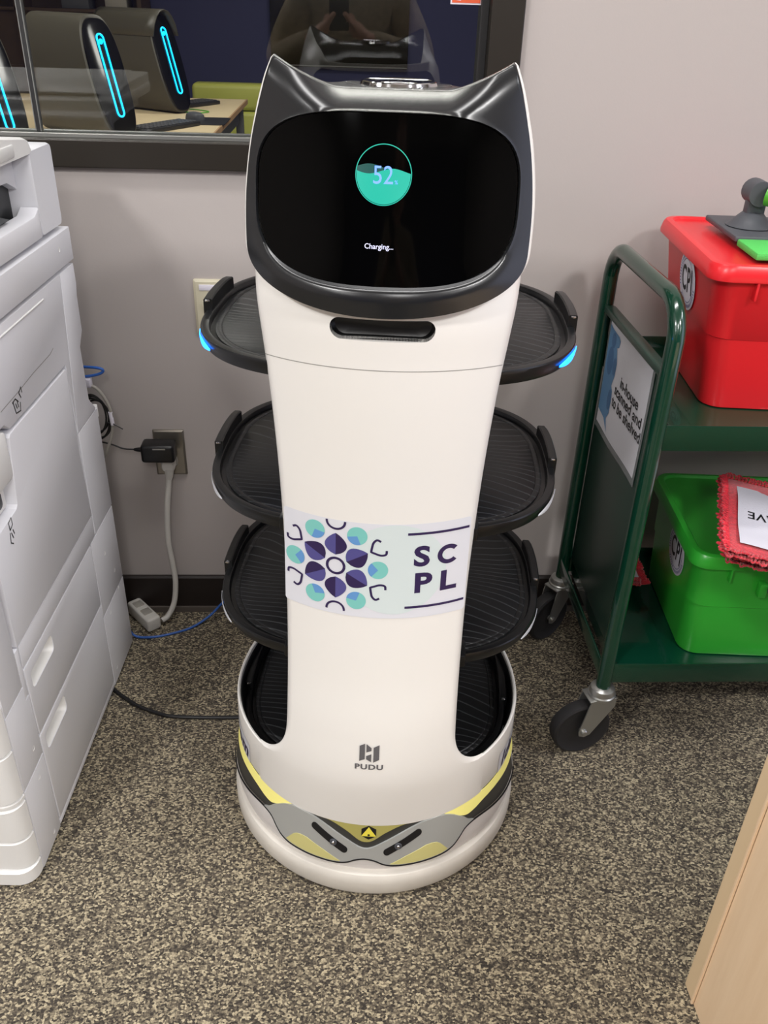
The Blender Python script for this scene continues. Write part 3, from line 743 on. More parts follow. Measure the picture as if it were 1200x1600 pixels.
MB().revolve([(.0, ZT + .0036), (.016, ZT + .0034), (.020, ZT + .0026)], 32, cx=.004, cy=-.035).build('sensor_window', M['mirror_blue'], rg)
dd = ribbon([(.004 + .066 * cos(radians(a)), -.035 + .045 * sin(radians(a))) for a in range(0, 361, 8)], .0012)
mesh('top_seam', [(u, v, ZT + .0006) for u, v in dd[0]], dd[1], M['ink'], bot)

# ================================================================ COPIER
pr = empty('office_copier', (-.505, 1.638, 0), radians(-2.19), label='large white office copier at the left with paper drawers and a side door', cat='copier')
def pbox(nm, y0, y1, z0, z1, x0=-.05, x1=.0, m='printer', bev=.003, par=pr, **k): return MB().box(x0, x1, y0, y1, z0, z1, bev, 2).build(nm, M[m], par, **k)
body = MB().box(-.60, -.0190, -.627, -.02, .012, .99, .004).box(-.60, -.028, -.05, .0, .012, .62, .004)
body.box(-.60, -.045, -.627, -.12, .985, 1.125, .004)
body.build('cabinet_body', M['groove'], pr, label='body between the panels')
pbox('lower_skirt', -.5335, -.15, .008, .0235, -.02, .001)
def panel_poly(nm, poly, x0=-.03, x1=.002, m='printer', par=pr, bev=.0018, **k):
    bm = bmesh.new(); vs = [bm.verts.new((x1, y, z)) for y, z in poly]; f = bm.faces.new(vs)
    r = bmesh.ops.extrude_face_region(bm, geom=[f]); 
    for v in [g for g in r['geom'] if isinstance(g, bmesh.types.BMVert)]: v.co.x = x0
    bmesh.ops.recalc_face_normals(bm, faces=bm.faces)
    ed = [e for e in bm.edges if all(abs(v.co.x - x1) < 1e-6 for v in e.verts)]
    if bev: bmesh.ops.bevel(bm, geom=ed, offset=bev, segments=2, profile=.5, affect='EDGES')
    me = bpy.data.meshes.new(nm); bm.to_mesh(me); bm.free(); return link(nm, me, M[m], par, **k)
def R4(y0, y1, z0, z1): return [(y0, z0), (y1, z0), (y1, z1), (y0, z1)]
def drawer(nm, z0, z1, hz0, hz1):
    """panel with a sunk finger grip"""
    o = panel_poly(nm, rrect(-.5335, -.156, z0, z1, .004, 3))
    hp = [(-.518, hz0 - .008), (-.500, hz0 - .016), (-.410, hz0 - .004), (-.408, hz1 + .004), (-.420, hz1 + .010), (-.505, hz1 - .002)]
    hp = rrect(-.516, -.410, hz0, hz1, .010, 4)
    c = MB().prism(hp, -.018, .02, 'x').build('cutter', M['printer'], pr); boolean_cut(o, c)
    g = MB(); g.grid([[(.0005, y, z) for y, z in hp], [(-.006, (y + .463) * .96 - .463, (z - (hz0 + hz1) / 2) * .92 + (hz0 + hz1) / 2) for y, z in hp], [(-.017, (y + .463) * .8 - .463, (z - hz0) * .6 + hz0 + .002) for y, z in hp]], cv=True)
    g.cap([(-.017, (y + .463) * .8 - .463, (z - hz0) * .6 + hz0 + .002) for y, z in hp]); g.build('drawer_grip', M['printer_white'], o)
drawer('side_door', .2405, .3880, .330, .366)
drawer('side_door', .0255, .2370, .185, .222)
# back column panels
panel_poly('rear_panel', R4(-.1535, .003, .010, .2000)); panel_poly('rear_panel', R4(-.1535, .003, .2025, .3885)); panel_poly('rear_panel', R4(-.119, .004, .3915, .620))
panel_poly('rear_cover', [(-.1195, .622), (-.002, .622), (-.034, .655), (-.036, .765), (-.012, .790), (-.010, .858), (-.003, .880), (-.004, .9170), (-.078, .9170), (-.085, .86)], bev=.002)
# strip between doors
panel_poly('mid_strip', R4(-.5335, -.1235, .3905, .4370))
panel_poly('front_panel', R4(-.626, -.5365, .0095, .200)); panel_poly('front_panel', [(-.626, .2025), (-.5365, .2025), (-.5365, .3360), (-.5500, .3360), (-.5500, .3650), (-.626, .3650)])
panel_poly('front_panel', R4(-.626, -.5520, .3670, .9185)); panel_poly('front_panel', R4(-.5505, -.5370, .3385, .4370))
# duplex door
dr = panel_poly('transport_door', [(-.1245, .4405), (-.1350, .600), (-.1285, .752), (-.134, .757), (-.405, .757), (-.411, .752), (-.432, .645), (-.438, .640), (-.536, .637), (-.5395, .633), (-.5395, .4405)], x1=.003, label='large side door of the copier')
panel_poly('latch_plate', rrect(-.530, -.420, .690, .770, .010, 3), x1=.002, m='printer_white')
lt = panel_poly('door_latch', rrect(-.530, -.436, .6445, .688, .006, 3), x0=-.03, x1=-.012, m='printer_white'); panel_poly('latch_recess', rrect(-.530, -.450, .652, .680, .008, 3), x0=-.02, x1=-.0105, m='printer_dark', par=lt)
# upper side cover and curved crease
panel_poly('side_cover', [(-.5500, .7765), (-.417, .7765), (-.400, .7630), (-.1260, .7630), (-.1215, .62), (-.088, .86), (-.0805, .9170), (-.30, .9170), (-.5500, .9170)])
mesh('crease_line', *(lambda r: ([(.0024, u, v) for u, v in r[0]], r[1]))(ribbon([(-.42, .800), (-.35, .802), (-.28, .806), (-.19, .8075), (-.172, .812)], .0014)), M['seam'], pr)
MB().tube([(.002, -.50, .9005), (.002, -.178, .9005)], .0016, 8).build('moulded_rib', M['printer_white'], pr)
# band under the reading unit
panel_poly('upper_band', R4(-.626, -.001, .9240, .9830), x1=.004, bev=.003)
# instruction marks
def pline(nm, pts, w=.0016, x=.0036, m='ink', par=pr):
    r = [ribbon(q, w) for q in pts]; j = joined(*r); return mesh(nm, [(x, u, v) for u, v in j[0]], j[1], M[m], par)
def sq(y, z, s=1): return [(y - .007 * s, z - .010 * s), (y + .007 * s, z - .005 * s), (y + .006 * s, z + .010 * s), (y - .008 * s, z + .006 * s), (y - .007 * s, z - .010 * s)]
pline('handling_mark', [[(-.375, .795), (-.362, .797), (-.352, .788)], [(-.372, .795), (-.368, .775), (-.350, .772), (-.346, .785)], [(-.364, .790), (-.361, .780)], [(-.357, .790), (-.355, .780)], [(-.345, .800), (-.334, .806), (-.333, .796)], [(-.345, .800), (-.340, .790)]], .0024, .0026)
pline('handling_mark', [sq(-.470, .632, .85), [(-.478, .620), (-.482, .604), (-.474, .598)], [(-.474, .618), (-.470, .606)], [(-.467, .620), (-.464, .610)]], .0022)
for y, z in ((-.072, .958), (-.088, .323), (-.112, .183), (-.127, .040), (-.045, .25), (-.04, .20), (-.566, .241), (-.571, .176), (-.566, .030)):
    x = .0045 if z > .9 else .0022
    T = Matrix.Translation((x, y, z)) @ Matrix.Rotation(pi / 2, 4, 'Y'); MB().revolve([(.0, -.0012), (.0030, -.0010), (.0042, .0003), (.0052, .0001)], 16, T=T).build('screw_cap', M['printer_white'], pr)
# rear upright and output bay
up = MB(); pf = rrect(-.122, -.018, .991, 1.1285, .010, 4)
up.loft([[(-.60, y, z) for y, z in pf], [(-.006, y, z) for y, z in pf], [(-.001, -.07 + (y + .07) * .97, 1.06 + (z - 1.06) * .97) for y, z in pf]]).build('rear_upright', M['printer'], pr)
panel_poly('bay_ledge', [(-.626, .991), (-.1235, .991), (-.1235, 1.040), (-.145, 1.030), (-.626, 1.030)], x1=.0, bev=.003)
panel_poly('bay_wall', [(-.626, 1.092), (-.1600, 1.084), (-.1235, 1.068), (-.1235, 1.121), (-.626, 1.121)], x0=-.09, x1=-.030, m='printer')
MB().box(-.58, -.044, -.620, -.126, 1.015, 1.095).build('bay_cavity', M['printer_dark'], pr, smooth=False)
MB().grid([[(-.44, y, 1.070), (-.10, y, 1.050), (-.02, y, 1.036)] for y in (-.60, -.40, -.26, -.20)]).build('output_tray', M['printer_grey'], pr, label='grey paper output tray')
# reading unit and lid
ld = MB(); 
def lidloop(x, s=0): return [(x, -.640, 1.121 + s), (x, -.122 - s, 1.121 + s), (x, -.112 - s, 1.128), (x, -.122 - s, 1.1465 - s), (x, -.135 - s, 1.1500 - s), (x, -.30, 1.170 - s), (x, -.640, 1.172 - s)]
ld.loft([lidloop(-.60), lidloop(-.006), lidloop(.001, .003)]).build('scanner_lid', M['printer_white'], pr, ang=30)
MB().box(-.20, .0035, -.64, -.19, 1.128, 1.1475, .003).build('control_tab', M['printer_white'], pr)
ldp = [(x, y, z) for x, y, z in ((-.5, -.16, 1.1580), (-.03, -.16, 1.1560), (-.03, -.6, 1.174), (-.5, -.6, 1.174))]
MB().loft([[(x, y, z) for x, y, z in ldp], [(x * .98 - .005, y * .99, z + .004) for x, y, z in ldp]]).build('lid_inset', M['printer_white'], pr)
# rounded front fascia with paper drawers
def fascia(nm, z0, z1, out, m='printer_white'):
    lp = []
    pf = [(-.6, -.627)] + [(-.030 + .030 * sin(t), -.630 - out - .030 * cos(t) + .030) for t in [0, .2, .45, .7, .95, 1.2, 1.45, pi / 2]] + [(.0, -.627)]
    pf = [(-.6, -.627), (-.6, -.630 - out)] + pf[1:]
    for z, s in ((z0, .0025), (z0 + .002, 0), (z1 - .002, 0), (z1, .0025)): lp.append([(x - (s if x > -.01 else 0), y + (s if y < -.63 else 0), z) for x, y in pf])
    return MB().loft(lp).build(nm, M[m], pr, ang=40)
fascia('front_base', .008, .040, .034); fascia('paper_drawer', .043, .108, .028); fascia('paper_drawer', .111, .186, .028); fascia('drawer_rail', .188, .198, .026); fascia('paper_drawer', .201, .300, .028); fascia('paper_drawer', .303, .395, .028); fascia('front_cover', .40, .985, .02)
# connector box standing out at the back
MB().box(-.03, .003, .002, .006, .60, .628, .002).build('rear_lip', M['printer_white'], pr)

# ================================================================ CABLES, OUTLETS
def cord(nm, pts, r, m, n=8, **k): return MB().tube(smooth_path(pts, n), r, 10).build(nm, M[m], None, **k)
pt = empty('power_outlet', (-.395, WY, .449), 0, label='stainless wall outlet plate with a black adapter plugged in', cat='outlet')
MB().loft([[(x, 0, z) for x, z in rrect(-.035, .035, -.057, .057, .002, 2)], [(x, -.003, z) for x, z in rrect(-.035, .035, -.057, .057, .002, 2)], [(x, -.0065, z) for x, z in rrect(-.031, .031, -.053, .053, .001, 2)]]).build('outlet_plate', M['steel_plate'], pt, ang=20)
for dz in (.0195, -.0195):
    s_ = MB().loft([[(x, -.0064, z + dz) for x, z in superell(.017, .0145, 3, 20)], [(x, -.0085, z + dz) for x, z in superell(.0165, .014, 3, 20)]]).build('socket', M['cord_grey'], pt)
p2 = empty('data_outlet', (-.274, WY, .7915), 0, label='cream wall plate partly behind the top black tray', cat='outlet')
MB().loft([[(x, 0, z) for x, z in rrect(-.036, .036, -.058, .058, .003, 2)], [(x, -.004, z) for x, z in rrect(-.036, .036, -.058, .058, .003, 2)], [(x, -.007, z) for x, z in rrect(-.031, .031, -.053, .053, .001, 2)]]).build('outlet_plate', M['cream'], p2, ang=20)
MB().box(-.024, .024, -.0085, -.0065, .036, .048, .0005).build('plate_label', M['label_white'], p2)
MB().box(-.019, -.002, -.0105, -.0065, -.004, .014, .001).box(.003, .020, -.0105, -.0065, -.004, .014, .001).build('data_jack', M['cream'], p2)
ad = empty('power_adapter', (-.410, 1.745, .471), 0, label='black power adapter plugged into the wall outlet', cat='adapter')
MB().box(-.038, .036, -.026, .018, -.020, .023, .007, 3).build('adapter_body', M['adapter'], ad)
MB().box(-.010, .018, -.0275, -.0262, .0145, .0175, .0005).build('adapter_badge', M['zinc'], ad)
MB().tube([(-.037, -.004, .004), (-.05, -.004, .004), (-.056, -.004, .0045)], [.006, .0045, .003], 10).build('strain_relief', M['adapter'], ad)
MB().tube([(-.008, .018, .012), (-.008, .0285, .012)], .004, 8).build('prong', M['zinc'], ad)
cord('adapter_cable', [(-.466, 1.741, .4755), (-.49, 1.74, .478), (-.52, 1.74, .490), (-.60, 1.74, .51)], .0018, 'cord_black', label='thin black cable running from the adapter behind the copier', cat='cable')
pw = empty('electrical_cord', (-.398, 1.76, .43), 0, label='thick white power cord hanging from the outlet to the floor', cat='cord')
MB().loft([[(u, .010, v) for u, v in superell(.016, .017, 3, 20)], [(u, -.006, v - .001) for u, v in superell(.016, .017, 3, 20)], [(u, -.012, v - .002) for u, v in superell(.0125, .013, 2.4, 20)]]).tube([(.001, -.002, -.010), (.0, -.003, -.030), (-.002, -.004, -.040)], [.012, .009, .0068], 12).build('plug', M['cord_white'], pw)
MB().tube(smooth_path([(-.002, -.004, -.036), (-.004, -.010, -.06), (-.012, -.012, -.12), (-.017, -.014, -.20), (-.013, -.014, -.27), (-.011, -.016, -.32), (-.018, -.024, -.375), (-.034, -.036, -.408), (-.048, -.048, -.414)], 8), .0068, 12).build('cord_length', M['cord_white'], pw)
ps = empty('power_strip', (-.487, 1.722, 0), radians(-50), label='white power strip on the carpet behind the copier', cat='power strip')
MB().box(-.060, .045, -.018, .018, .004, .040, .006, 3).build('strip_body', M['cord_white'], ps)
for i in range(2): MB().box(-.045 + .04 * i, -.021 + .04 * i, -.011, .011, .0395, .0408, .002).build('strip_socket', M['cord_grey'], ps)
cord('network_cable', [(-.57, 1.70, .20), (-.545, 1.69, .12), (-.530, 1.68, .06), (-.508, 1.665, .010), (-.466, 1.662, .0035), (-.416, 1.676, .0035), (-.372, 1.700, .0035), (-.331, 1.730, .016), (-.29, 1.75, .05), (-.22, 1.76, .09), (-.10, 1.765, .05), (.05, 1.76, .01)], .0030, 'cord_blue', label='blue network cable looping across the floor behind the robot', cat='cable')
cord('network_cable', [(-.60, 1.71, .684), (-.54, 1.705, .684), (-.508, 1.70, .684), (-.497, 1.70, .679), (-.505, 1.70, .671), (-.535, 1.70, .665), (-.60, 1.70, .665)], .0030, 'cord_blue', label='blue network cable loop sticking out high behind the copier', cat='cable')
gc = empty('patch_cable', (-.53, 1.70, .64), 0, label='grey network cable curving down behind the copier', cat='cable')
MB().tube(smooth_path([(-.03, 0, .008), (.0, 0, .005), (.018, 0, -.006), (.034, 0, -.040), (.037, 0, -.080), (.030, 0, -.115), (.015, 0, -.150), (.0, 0, -.18), (-.02, 0, -.25)], 8), .0034, 10).build('cable_length', M['cord_grey'], gc)
MB().box(-.012, .006, -.009, .009, .002, .022, .003).build('cable_connector', M['label_white'], gc)
MB().tube([(.0355, 0, -.055), (.037, 0, -.085)], .0045, 10).build('cable_sleeve', M['label_white'], gc)
cc_ = MB()
for k_, (dx, dz, rx, rz) in enumerate(((0, 0, .030, .050), (-.003, .006, .026, .046), (.003, -.006, .028, .044), (-.006, 0, .032, .040))):
    cc_.tube([(-.530 + dx + rx * cos(t), 1.705 + .004 * k_, .568 + dz + rz * sin(t)) for t in [2 * pi * i / 36 for i in range(36)]], .0022, 8, closed=True)
cc_.tube([(-.506, 1.700, .560), (-.49, 1.697, .558), (-.472, 1.697, .546)], .0014, 6)
cc_.build('coiled_cable', M['cord_black'], label='bundle of black cable coiled and tied behind the copier', cat='cable')
cord('charging_cable', [(-.60, 1.50, .01), (-.53, 1.49, .006), (-.497, 1.462, .005), (-.449, 1.424, .005), (-.40, 1.400, .005), (-.366, 1.390, .005), (-.30, 1.386, .005), (-.234, 1.385, .005), (-.215, 1.385, .005)], .0042, 'cord_black', label='black charging cable on the carpet between copier and robot', cat='cable')

# ================================================================ BOOK CART
CX, CYF, CYB = .533, 1.302, 1.690; CR = .0148
ct = empty('book_cart', (CX, CYF, 0), 0, label='dark green steel book cart with two shelves on casters', cat='cart')
def cbuild(mb, nm, m, par=ct, **k): return mb.build(nm, M[m], par, **k)
D = CYB - CYF; TZ = .957; CW = .92
for sx in (0, CW):
    P_ = [(sx, 0, .155)] + [(sx, 0, .90)] + [(sx, .065 - .065 * cos(t), .892 + .065 * sin(t)) for t in [.15, .4, .65, .9, 1.15, 1.4, pi / 2]] + [(sx, D - .065 + .065 * sin(t), .892 + .065 * cos(t)) for t in [0, .17, .42, .67, .92, 1.17, 1.42]] + [(sx, D, .90), (sx, D, .155)]
    cbuild(MB().tube(P_, CR, 20), 'end_frame', 'green_steel')
    q_ = .013 if sx == 0 else -.017
    cbuild(MB().box(sx + q_, sx + q_ + .004, .010, D - .010, .225, .838, .001).box(sx - .006, sx + .014, .008, D - .008, .826, .840, .003), 'end_panel', 'green_dark', label='grey-green side panel')
# shelves
for zt, nm in ((.752, 'shelf'), (.228, 'shelf')):
    s = MB().box(.021, CW - .021, .0, D, zt - .008, zt - .004, .001).box(.012, CW - .012, -.006, -.002, zt - .048, zt, .0015).box(.012, CW - .012, D + .000, D + .004, zt - .048, zt + .02, .0015)
    s.box(.019, .0225, .0, D, zt - .045, zt - .005).box(CW - .0225, CW - .019, .0, D, zt - .045, zt - .005)
    if zt < .5: s.box(-.012, -.008, .012, D - .012, zt - .040, zt - .002, .001)
    cbuild(s, nm, 'green_steel', ang=30)
# casters
def caster(x, y, rot, swing):
    c = empty('caster', (x, y, 0)); c.parent = ct
    T = Matrix.Rotation(rot, 4, 'Z'); q = swing
    MB().revolve([(.0, .168), (.017, .168), (.024, .164), (.026, .158), (.026, .152), (.0285, .150), (.0285, .143), (.0, .143)], 28).build('caster_swivel', M['zinc'], c)
    f = MB()
    fork = [(-.030, .144), (.024, .144), (.024, .125), (-.022, .055), (-.034, .050), (-.046, .055), (-.048, .066), (-.034, .132)]
    fork = [(-u, v) for u, v in fork]
    for yy in (-.021, .0185): f.prism(fork, yy, yy + .0025, 'y', T=T)
    f.box(-.026, .034, -.021, .021, .1425, .146, .001, T=T)
    f.build('caster_fork', M['zinc'], c, ang=25)
    TW = T @ Matrix.Translation((.036, 0, .0635)) @ Matrix.Rotation(pi / 2, 4, 'X')
    MB().revolve([(.0, -.010), (.015, -.012), (.030, -.009), (.052, -.012), (.058, -.0145), (.0625, -.012), (.0635, -.006), (.0635, .006), (.0625, .012), (.058, .0145), (.052, .012), (.030, .009), (.015, .012), (.0, .010)], 48, T=TW).build('caster_wheel', M['rubber'], c, ang=50)
    MB().revolve([(.0, -.026), (.005, -.0258), (.007, -.024), (.007, .024), (.005, .0258), (.0, .026)], 20, T=TW).build('caster_axle', M['zinc'], c)
    return c
caster(0, 0, radians(192), 0); caster(0, D, radians(215), 0); caster(CW, 0, radians(160), 0); caster(CW, D, radians(170), 0)
# sign in its plastic sleeve, fixed to the outside of the panel
sg = empty('paper_sign', (CX + .0125, CYF, 0), 0, label='white sign reading in-house scanned and to be shelved on the cart end', cat='sign')
def wav_(y, z): return -.0012 * sin((y * 7 + z * 3) * 4)
def signp(u, v, off=0): return (-.0022 - off + wav_(u, v), u, v)
def sgrid(y0, y1, z0, z1, n=10):
    vs = [(y0 + (y1 - y0) * i / n, z0 + (z1 - z0) * j / n) for i in range(n + 1) for j in range(n + 1)]
    fs = [[i * (n + 1) + j, (i + 1) * (n + 1) + j, (i + 1) * (n + 1) + j + 1, i * (n + 1) + j + 1] for i in range(n) for j in range(n)]; return vs, fs
decal('sign_sleeve', sgrid(.084, .368, .583, .836), signp, .0005, M['sleeve'], sg, thick=.0008)
decal('sign_sheet', sgrid(.093, .359, .597, .825), signp, .0010, M['paper'], sg, thick=.0004)
fig = [[(.357, .808), (.338, .803), (.300, .800), (.289, .794), (.292, .780), (.303, .776), (.307, .764), (.294, .758), (.289, .748), (.290, .722), (.297, .706), (.300, .698), (.288, .690), (.284, .668), (.284, .644), (.296, .640), (.297, .628), (.280, .604), (.312, .622), (.357, .626)]]
decal('sign_figure', flat2d(fig, .03, .03), signp, .0016, M['sign_blue'], sg)
decal('sign_figure', flat2d([circle(.330, .740, .0180, 14, .030), circle(.301, .738, .0105, 14, .018), circle(.298, .668, .0125, 14, .022), circle(.326, .784, .012, 14, .016)]), signp, .0018, M['sign_blue2'], sg)
for s_, yy, zz, wd in (('in-house', .246, .7275, .116), ('scanned and', .273, .7030, .172), ('to be shelved', .277, .6765, .183)):
    t = text2d(s_, .0305, .022, 'LEFT', 0, 1.0); sc_ = wd / max(u for u, v in t[0]); decal('sign_words', ([(yy - u * sc_, zz + v) for u, v in t[0]], t[1]), signp, .0016, M['ink'], sg)

# ================================================================ BINS
def make_bin(nm, m, label, x0, y0, zb, w, d, h, taper, lid_h=.022, stick=(0, 0, .045)):
    """tapering tub; x0, y0 is the near left corner of the lid"""
    b = empty(nm, (x0, y0, zb), 0, label=label, cat='bin')
    def lp(ins, z, r): return [(x, y, z) for x, y in rrect(ins, w - ins, ins * .85, d - ins * .85, r, 6)]
    t = taper; tub = MB()
    tub.grid([lp(t + .012, 0, .03), lp(t + .002, .002, .035), lp(t, .008, .036), lp(t * .55 + .006, h * .5, .036), lp(t * .55 + .0035, h * .5 + .002, .036), lp(.014, h - .028, .036), lp(.012, h - .024, .036), lp(.016, h - .022, .036)], cv=True)
    tub.cap(lp(t + .012, 0, .03)); tub.cap(lp(.016, h - .022, .036))
    tubo = tub.build('tub', M[m], b, ang=40)
    lid = MB()
    lid.grid([lp(.004, h - lid_h - .004, .03), lp(.0, h - lid_h - .004, .034), lp(-.001, h - lid_h + .002, .036), lp(.002, h - .006, .036), lp(.005, h - .001, .036), lp(.010, h, .034), lp(.016, h, .03), lp(.020, h - .005, .028), lp(.034, h - .006, .025)], cv=True)
    lid.cap(lp(.034, h - .006, .025)); lid.cap(lp(.004, h - lid_h - .004, .03)); lid.build('lid', M[m], b, ang=40)
    for x in (.075, w - .075): MB().box(x, x + .004, .001, .018, h - lid_h - .034, h - lid_h - .004, .001).build('tub_rib', M[m], tubo)
    yc, zc, rr = stick
    def face(u, v, off=0):  # left face of the tub, sloping inwards towards the bottom
        x = .014 + (t + .002 - .014) * (1 - v / (h - .028)); return (x - off - .0012, u, v)
    st = decal('round_label', flat2d([circle(yc, zc, rr, 40)], .02, .02), face, .0012, M['label_white'], b, label='round white label with the letters CPI')
    decal('label_ring', ribbon([(yc + rr * .74 * cos(radians(a)), zc + rr * .74 * sin(radians(a))) for a in range(0, 361, 8)], .0012), face, .0018, M['navy_light'], st)
    tt = text2d('CPI', rr * 1.15, .018, 'CENTER', 0, 1.12)
    decal('label_letters', ([(yc - u * .72, zc + v * 1.05) for u, v in tt[0]], tt[1]), face, .0018, M['ink'], st)
    dsh = []
    for a in list(range(-20, 100, 7)) + list(range(190, 320, 7)):
        ca, sa = cos(radians(a)), sin(radians(a)); dsh.append(ribbon([(yc + rr * .82 * ca, zc + rr * .82 * sa), (yc + rr * .92 * ca, zc + rr * .92 * sa)], .0026))
    decal('label_print', joined(*dsh), face, .0017, M['navy_light'], st)
    return b, tubo
redb, _ = make_bin('storage_bin', 'red_bin', 'red lidded plastic bin on the upper cart shelf', .588, 1.345, .7485, .44, .385, .260, .046, stick=(.182, .186, .052))
redb.rotation_euler.z = radians(-5)
grnb, gt = make_bin('storage_bin', 'green_bin', 'green lidded plastic bin on the lower cart shelf', .662, 1.312, .2245, .44, .345, .250, .026, stick=(.135, .178, .052))
grnb.rotation_euler.z = radians(-4)
for a_, b_ in ((.135, .150), (.190, .2)): MB().box(a_, b_, -.004, .012, .165, .196, .002).build('latch_mount', M['green_bin'], gt)
MB().tube([(.150, -.008, .186), (.19, -.008, .186)], .006, 12).build('latch_roller', M['grey_plastic'], gt)

# ================================================================ MOP HEAD ON THE RED BIN
mp_ = empty('flat_mop', (.664, 1.378, 1.0088), radians(-4), label='grey and green flat mop head lying on the red bin lid', cat='mop')
MB().box(.0, .30, .100, .275, .006, .016, .003).build('mop_plate', M['grey_plastic'], mp_)
MB().box(.004, .30, .0, .100, .0, .012, .003).build('mop_pad', M['green_pad'], mp_, label='green scrubbing pad')
MB().revolve([(.0, .044), (.018, .040), (.030, .028), (.038, .020), (.042, .0175)], 30, cx=.052, cy=.185).build('mop_socket', M['grey_plastic'], mp_)
MB().box(.036, .070, .173, .197, .030, .074, .006).tube([(.052, .208, .074), (.052, .164, .074)], .021, 20).build('mop_knuckle', M['grey_plastic'], mp_, ang=40)
MB().box(.068, .15, .112, .136, .016, .0185, .001).build('mop_clip', M['zinc'], mp_)
MB().tube([(.060, .158, .074), (.11, .121, .068), (.18, .076, .062), (.34, -.024, .050)], [.0175, .018, .018, .018], 20).build('mop_pole', M['green_pole'], mp_, label='green pole')

# ================================================================ MOP PADS
def mop_pad(root_loc, rz, w, d, label, text=None, tiltx=0, tilty=0, group=None, seed=1):
    rnd = random.Random(seed)
    r = empty('mop_pad', root_loc, rz, label=label, cat='mop pad', group=group); r.rotation_euler = (tiltx, tilty, rz)
    def hgt(u, v): return .004 * sin(u * 26 + seed) + .004 * cos(v * 31)
    g = MB(); N_ = 14
    tp = [[(w * (i / N_ - .5), d * (j / N_ - .5), .010 + hgt(w * i / N_, d * j / N_)) for j in range(N_ + 1)] for i in range(N_ + 1)]
    bt = [[(x, y, z - .009) for x, y, z in row] for row in tp]
    g.grid(tp).grid(bt)
    g.build('pad_fabric', M['mop_red'], r)
    ins = [[(x * .84, y * .78, z + .0022) for x, y, z in row] for row in tp]
    MB().grid(ins).build('pad_backing', M['mop_cloth'], r, label='white cloth backing')
    fb = MB(); per = []
    for t in range(int((w + d) * 2 / .0065)):
        s_ = t * .0065
        if s_ < w: p = (s_ - w / 2, -d / 2, 0, -1)
        elif s_ < w + d: p = (w / 2, s_ - w - d / 2, 1, 0)
        elif s_ < 2 * w + d: p = (w / 2 - (s_ - w - d), d / 2, 0, 1)
        else: p = (-w / 2, d / 2 - (s_ - 2 * w - d), -1, 0)
        for lay in range(2):
            x, y, nx, ny = p; z0 = .004 + hgt(x + w / 2, y + d / 2) + .006 * lay; a = rnd.uniform(-.5, .5)
            L_ = rnd.uniform(.012, .020) * (1 - .25 * lay); tx, ty = -ny, nx; wd = .0042
            lp = []
            for k_ in range(9):
                q = pi * k_ / 8; out_ = L_ * sin(q); sid = wd * cos(q) + a * out_ * .4
                lp.append((x + nx * (out_ - .003) + tx * sid, y + ny * (out_ - .003) + ty * sid, z0 + .003 * sin(q) + rnd.uniform(-.001, .001) + .003 * lay))
            fb.tube(lp, .0019, 5)
    fb.build('loop_fringe', M['mop_red'], r, kind='stuff')
    if text:
        t = text2d(text, .030, .01, 'RIGHT', 0, 1.05)
        vs = [(-(u) - .092, -v + .006) for u, v in t[0]]
        mesh('pad_print', [(u, v, .0145 + hgt(u + w / 2, v + d / 2)) for u, v in vs], t[1], M['ink'], r)
    return r
GZ = .2245 + .250
mop_pad((.846, 1.318, GZ + .056), radians(-20), .26, .27, 'red fringed mop pad with white backing, topmost on the green bin', 'WAVE', radians(3), radians(0), seed=2)
mop_pad((.878, 1.298, GZ + .018), radians(-34), .26, .24, 'red fringed mop pad lying directly on the green bin lid', None, 0, 0, seed=5)
mop_pad((.640, 1.590, .250), radians(85), .12, .06, 'red mop pad down on the lower cart shelf behind the green bin', None, 0, 0, seed=8)
mesh('care_label', [(.772, 1.405, GZ + .004), (.786, 1.398, GZ + .003), (.800, 1.355, GZ + .0025), (.785, 1.362, GZ + .0035), (.772, 1.405, GZ + .0034), (.786, 1.398, GZ + .0024), (.800, 1.355, GZ + .0019), (.785, 1.362, GZ + .0029)], [(0, 1, 2, 3), (7, 6, 5, 4), (0, 4, 5, 1), (1, 5, 6, 2), (2, 6, 7, 3), (3, 7, 4, 0)], M['label_white'], label='small white care label lying on the green lid', cat='label')

# ================================================================ WOODEN CABINET (near right)
wc = empty('wooden_cabinet', (.560, .782, 0), 0, label='pale maple cabinet end standing at the lower right corner', cat='cabinet')
MB().box(0, .45, -.90, -.034, 0, .76, .001).build('side_panel', M['wood'], wc, smooth=False)
MB().box(-.002, .45, -.030, 0, .0, .76, .0015).build('back_frame', M['wood_edge'], wc, smooth=False)
MB().box(-.0045, .0, -.0345, -.0300, .0, .76, .001).build('edge_bead', M['wood'], wc, smooth=False)
MB().box(-.02, .47, -.92, .015, .76, .785, .003).build('cabinet_top', M['wood'], wc)

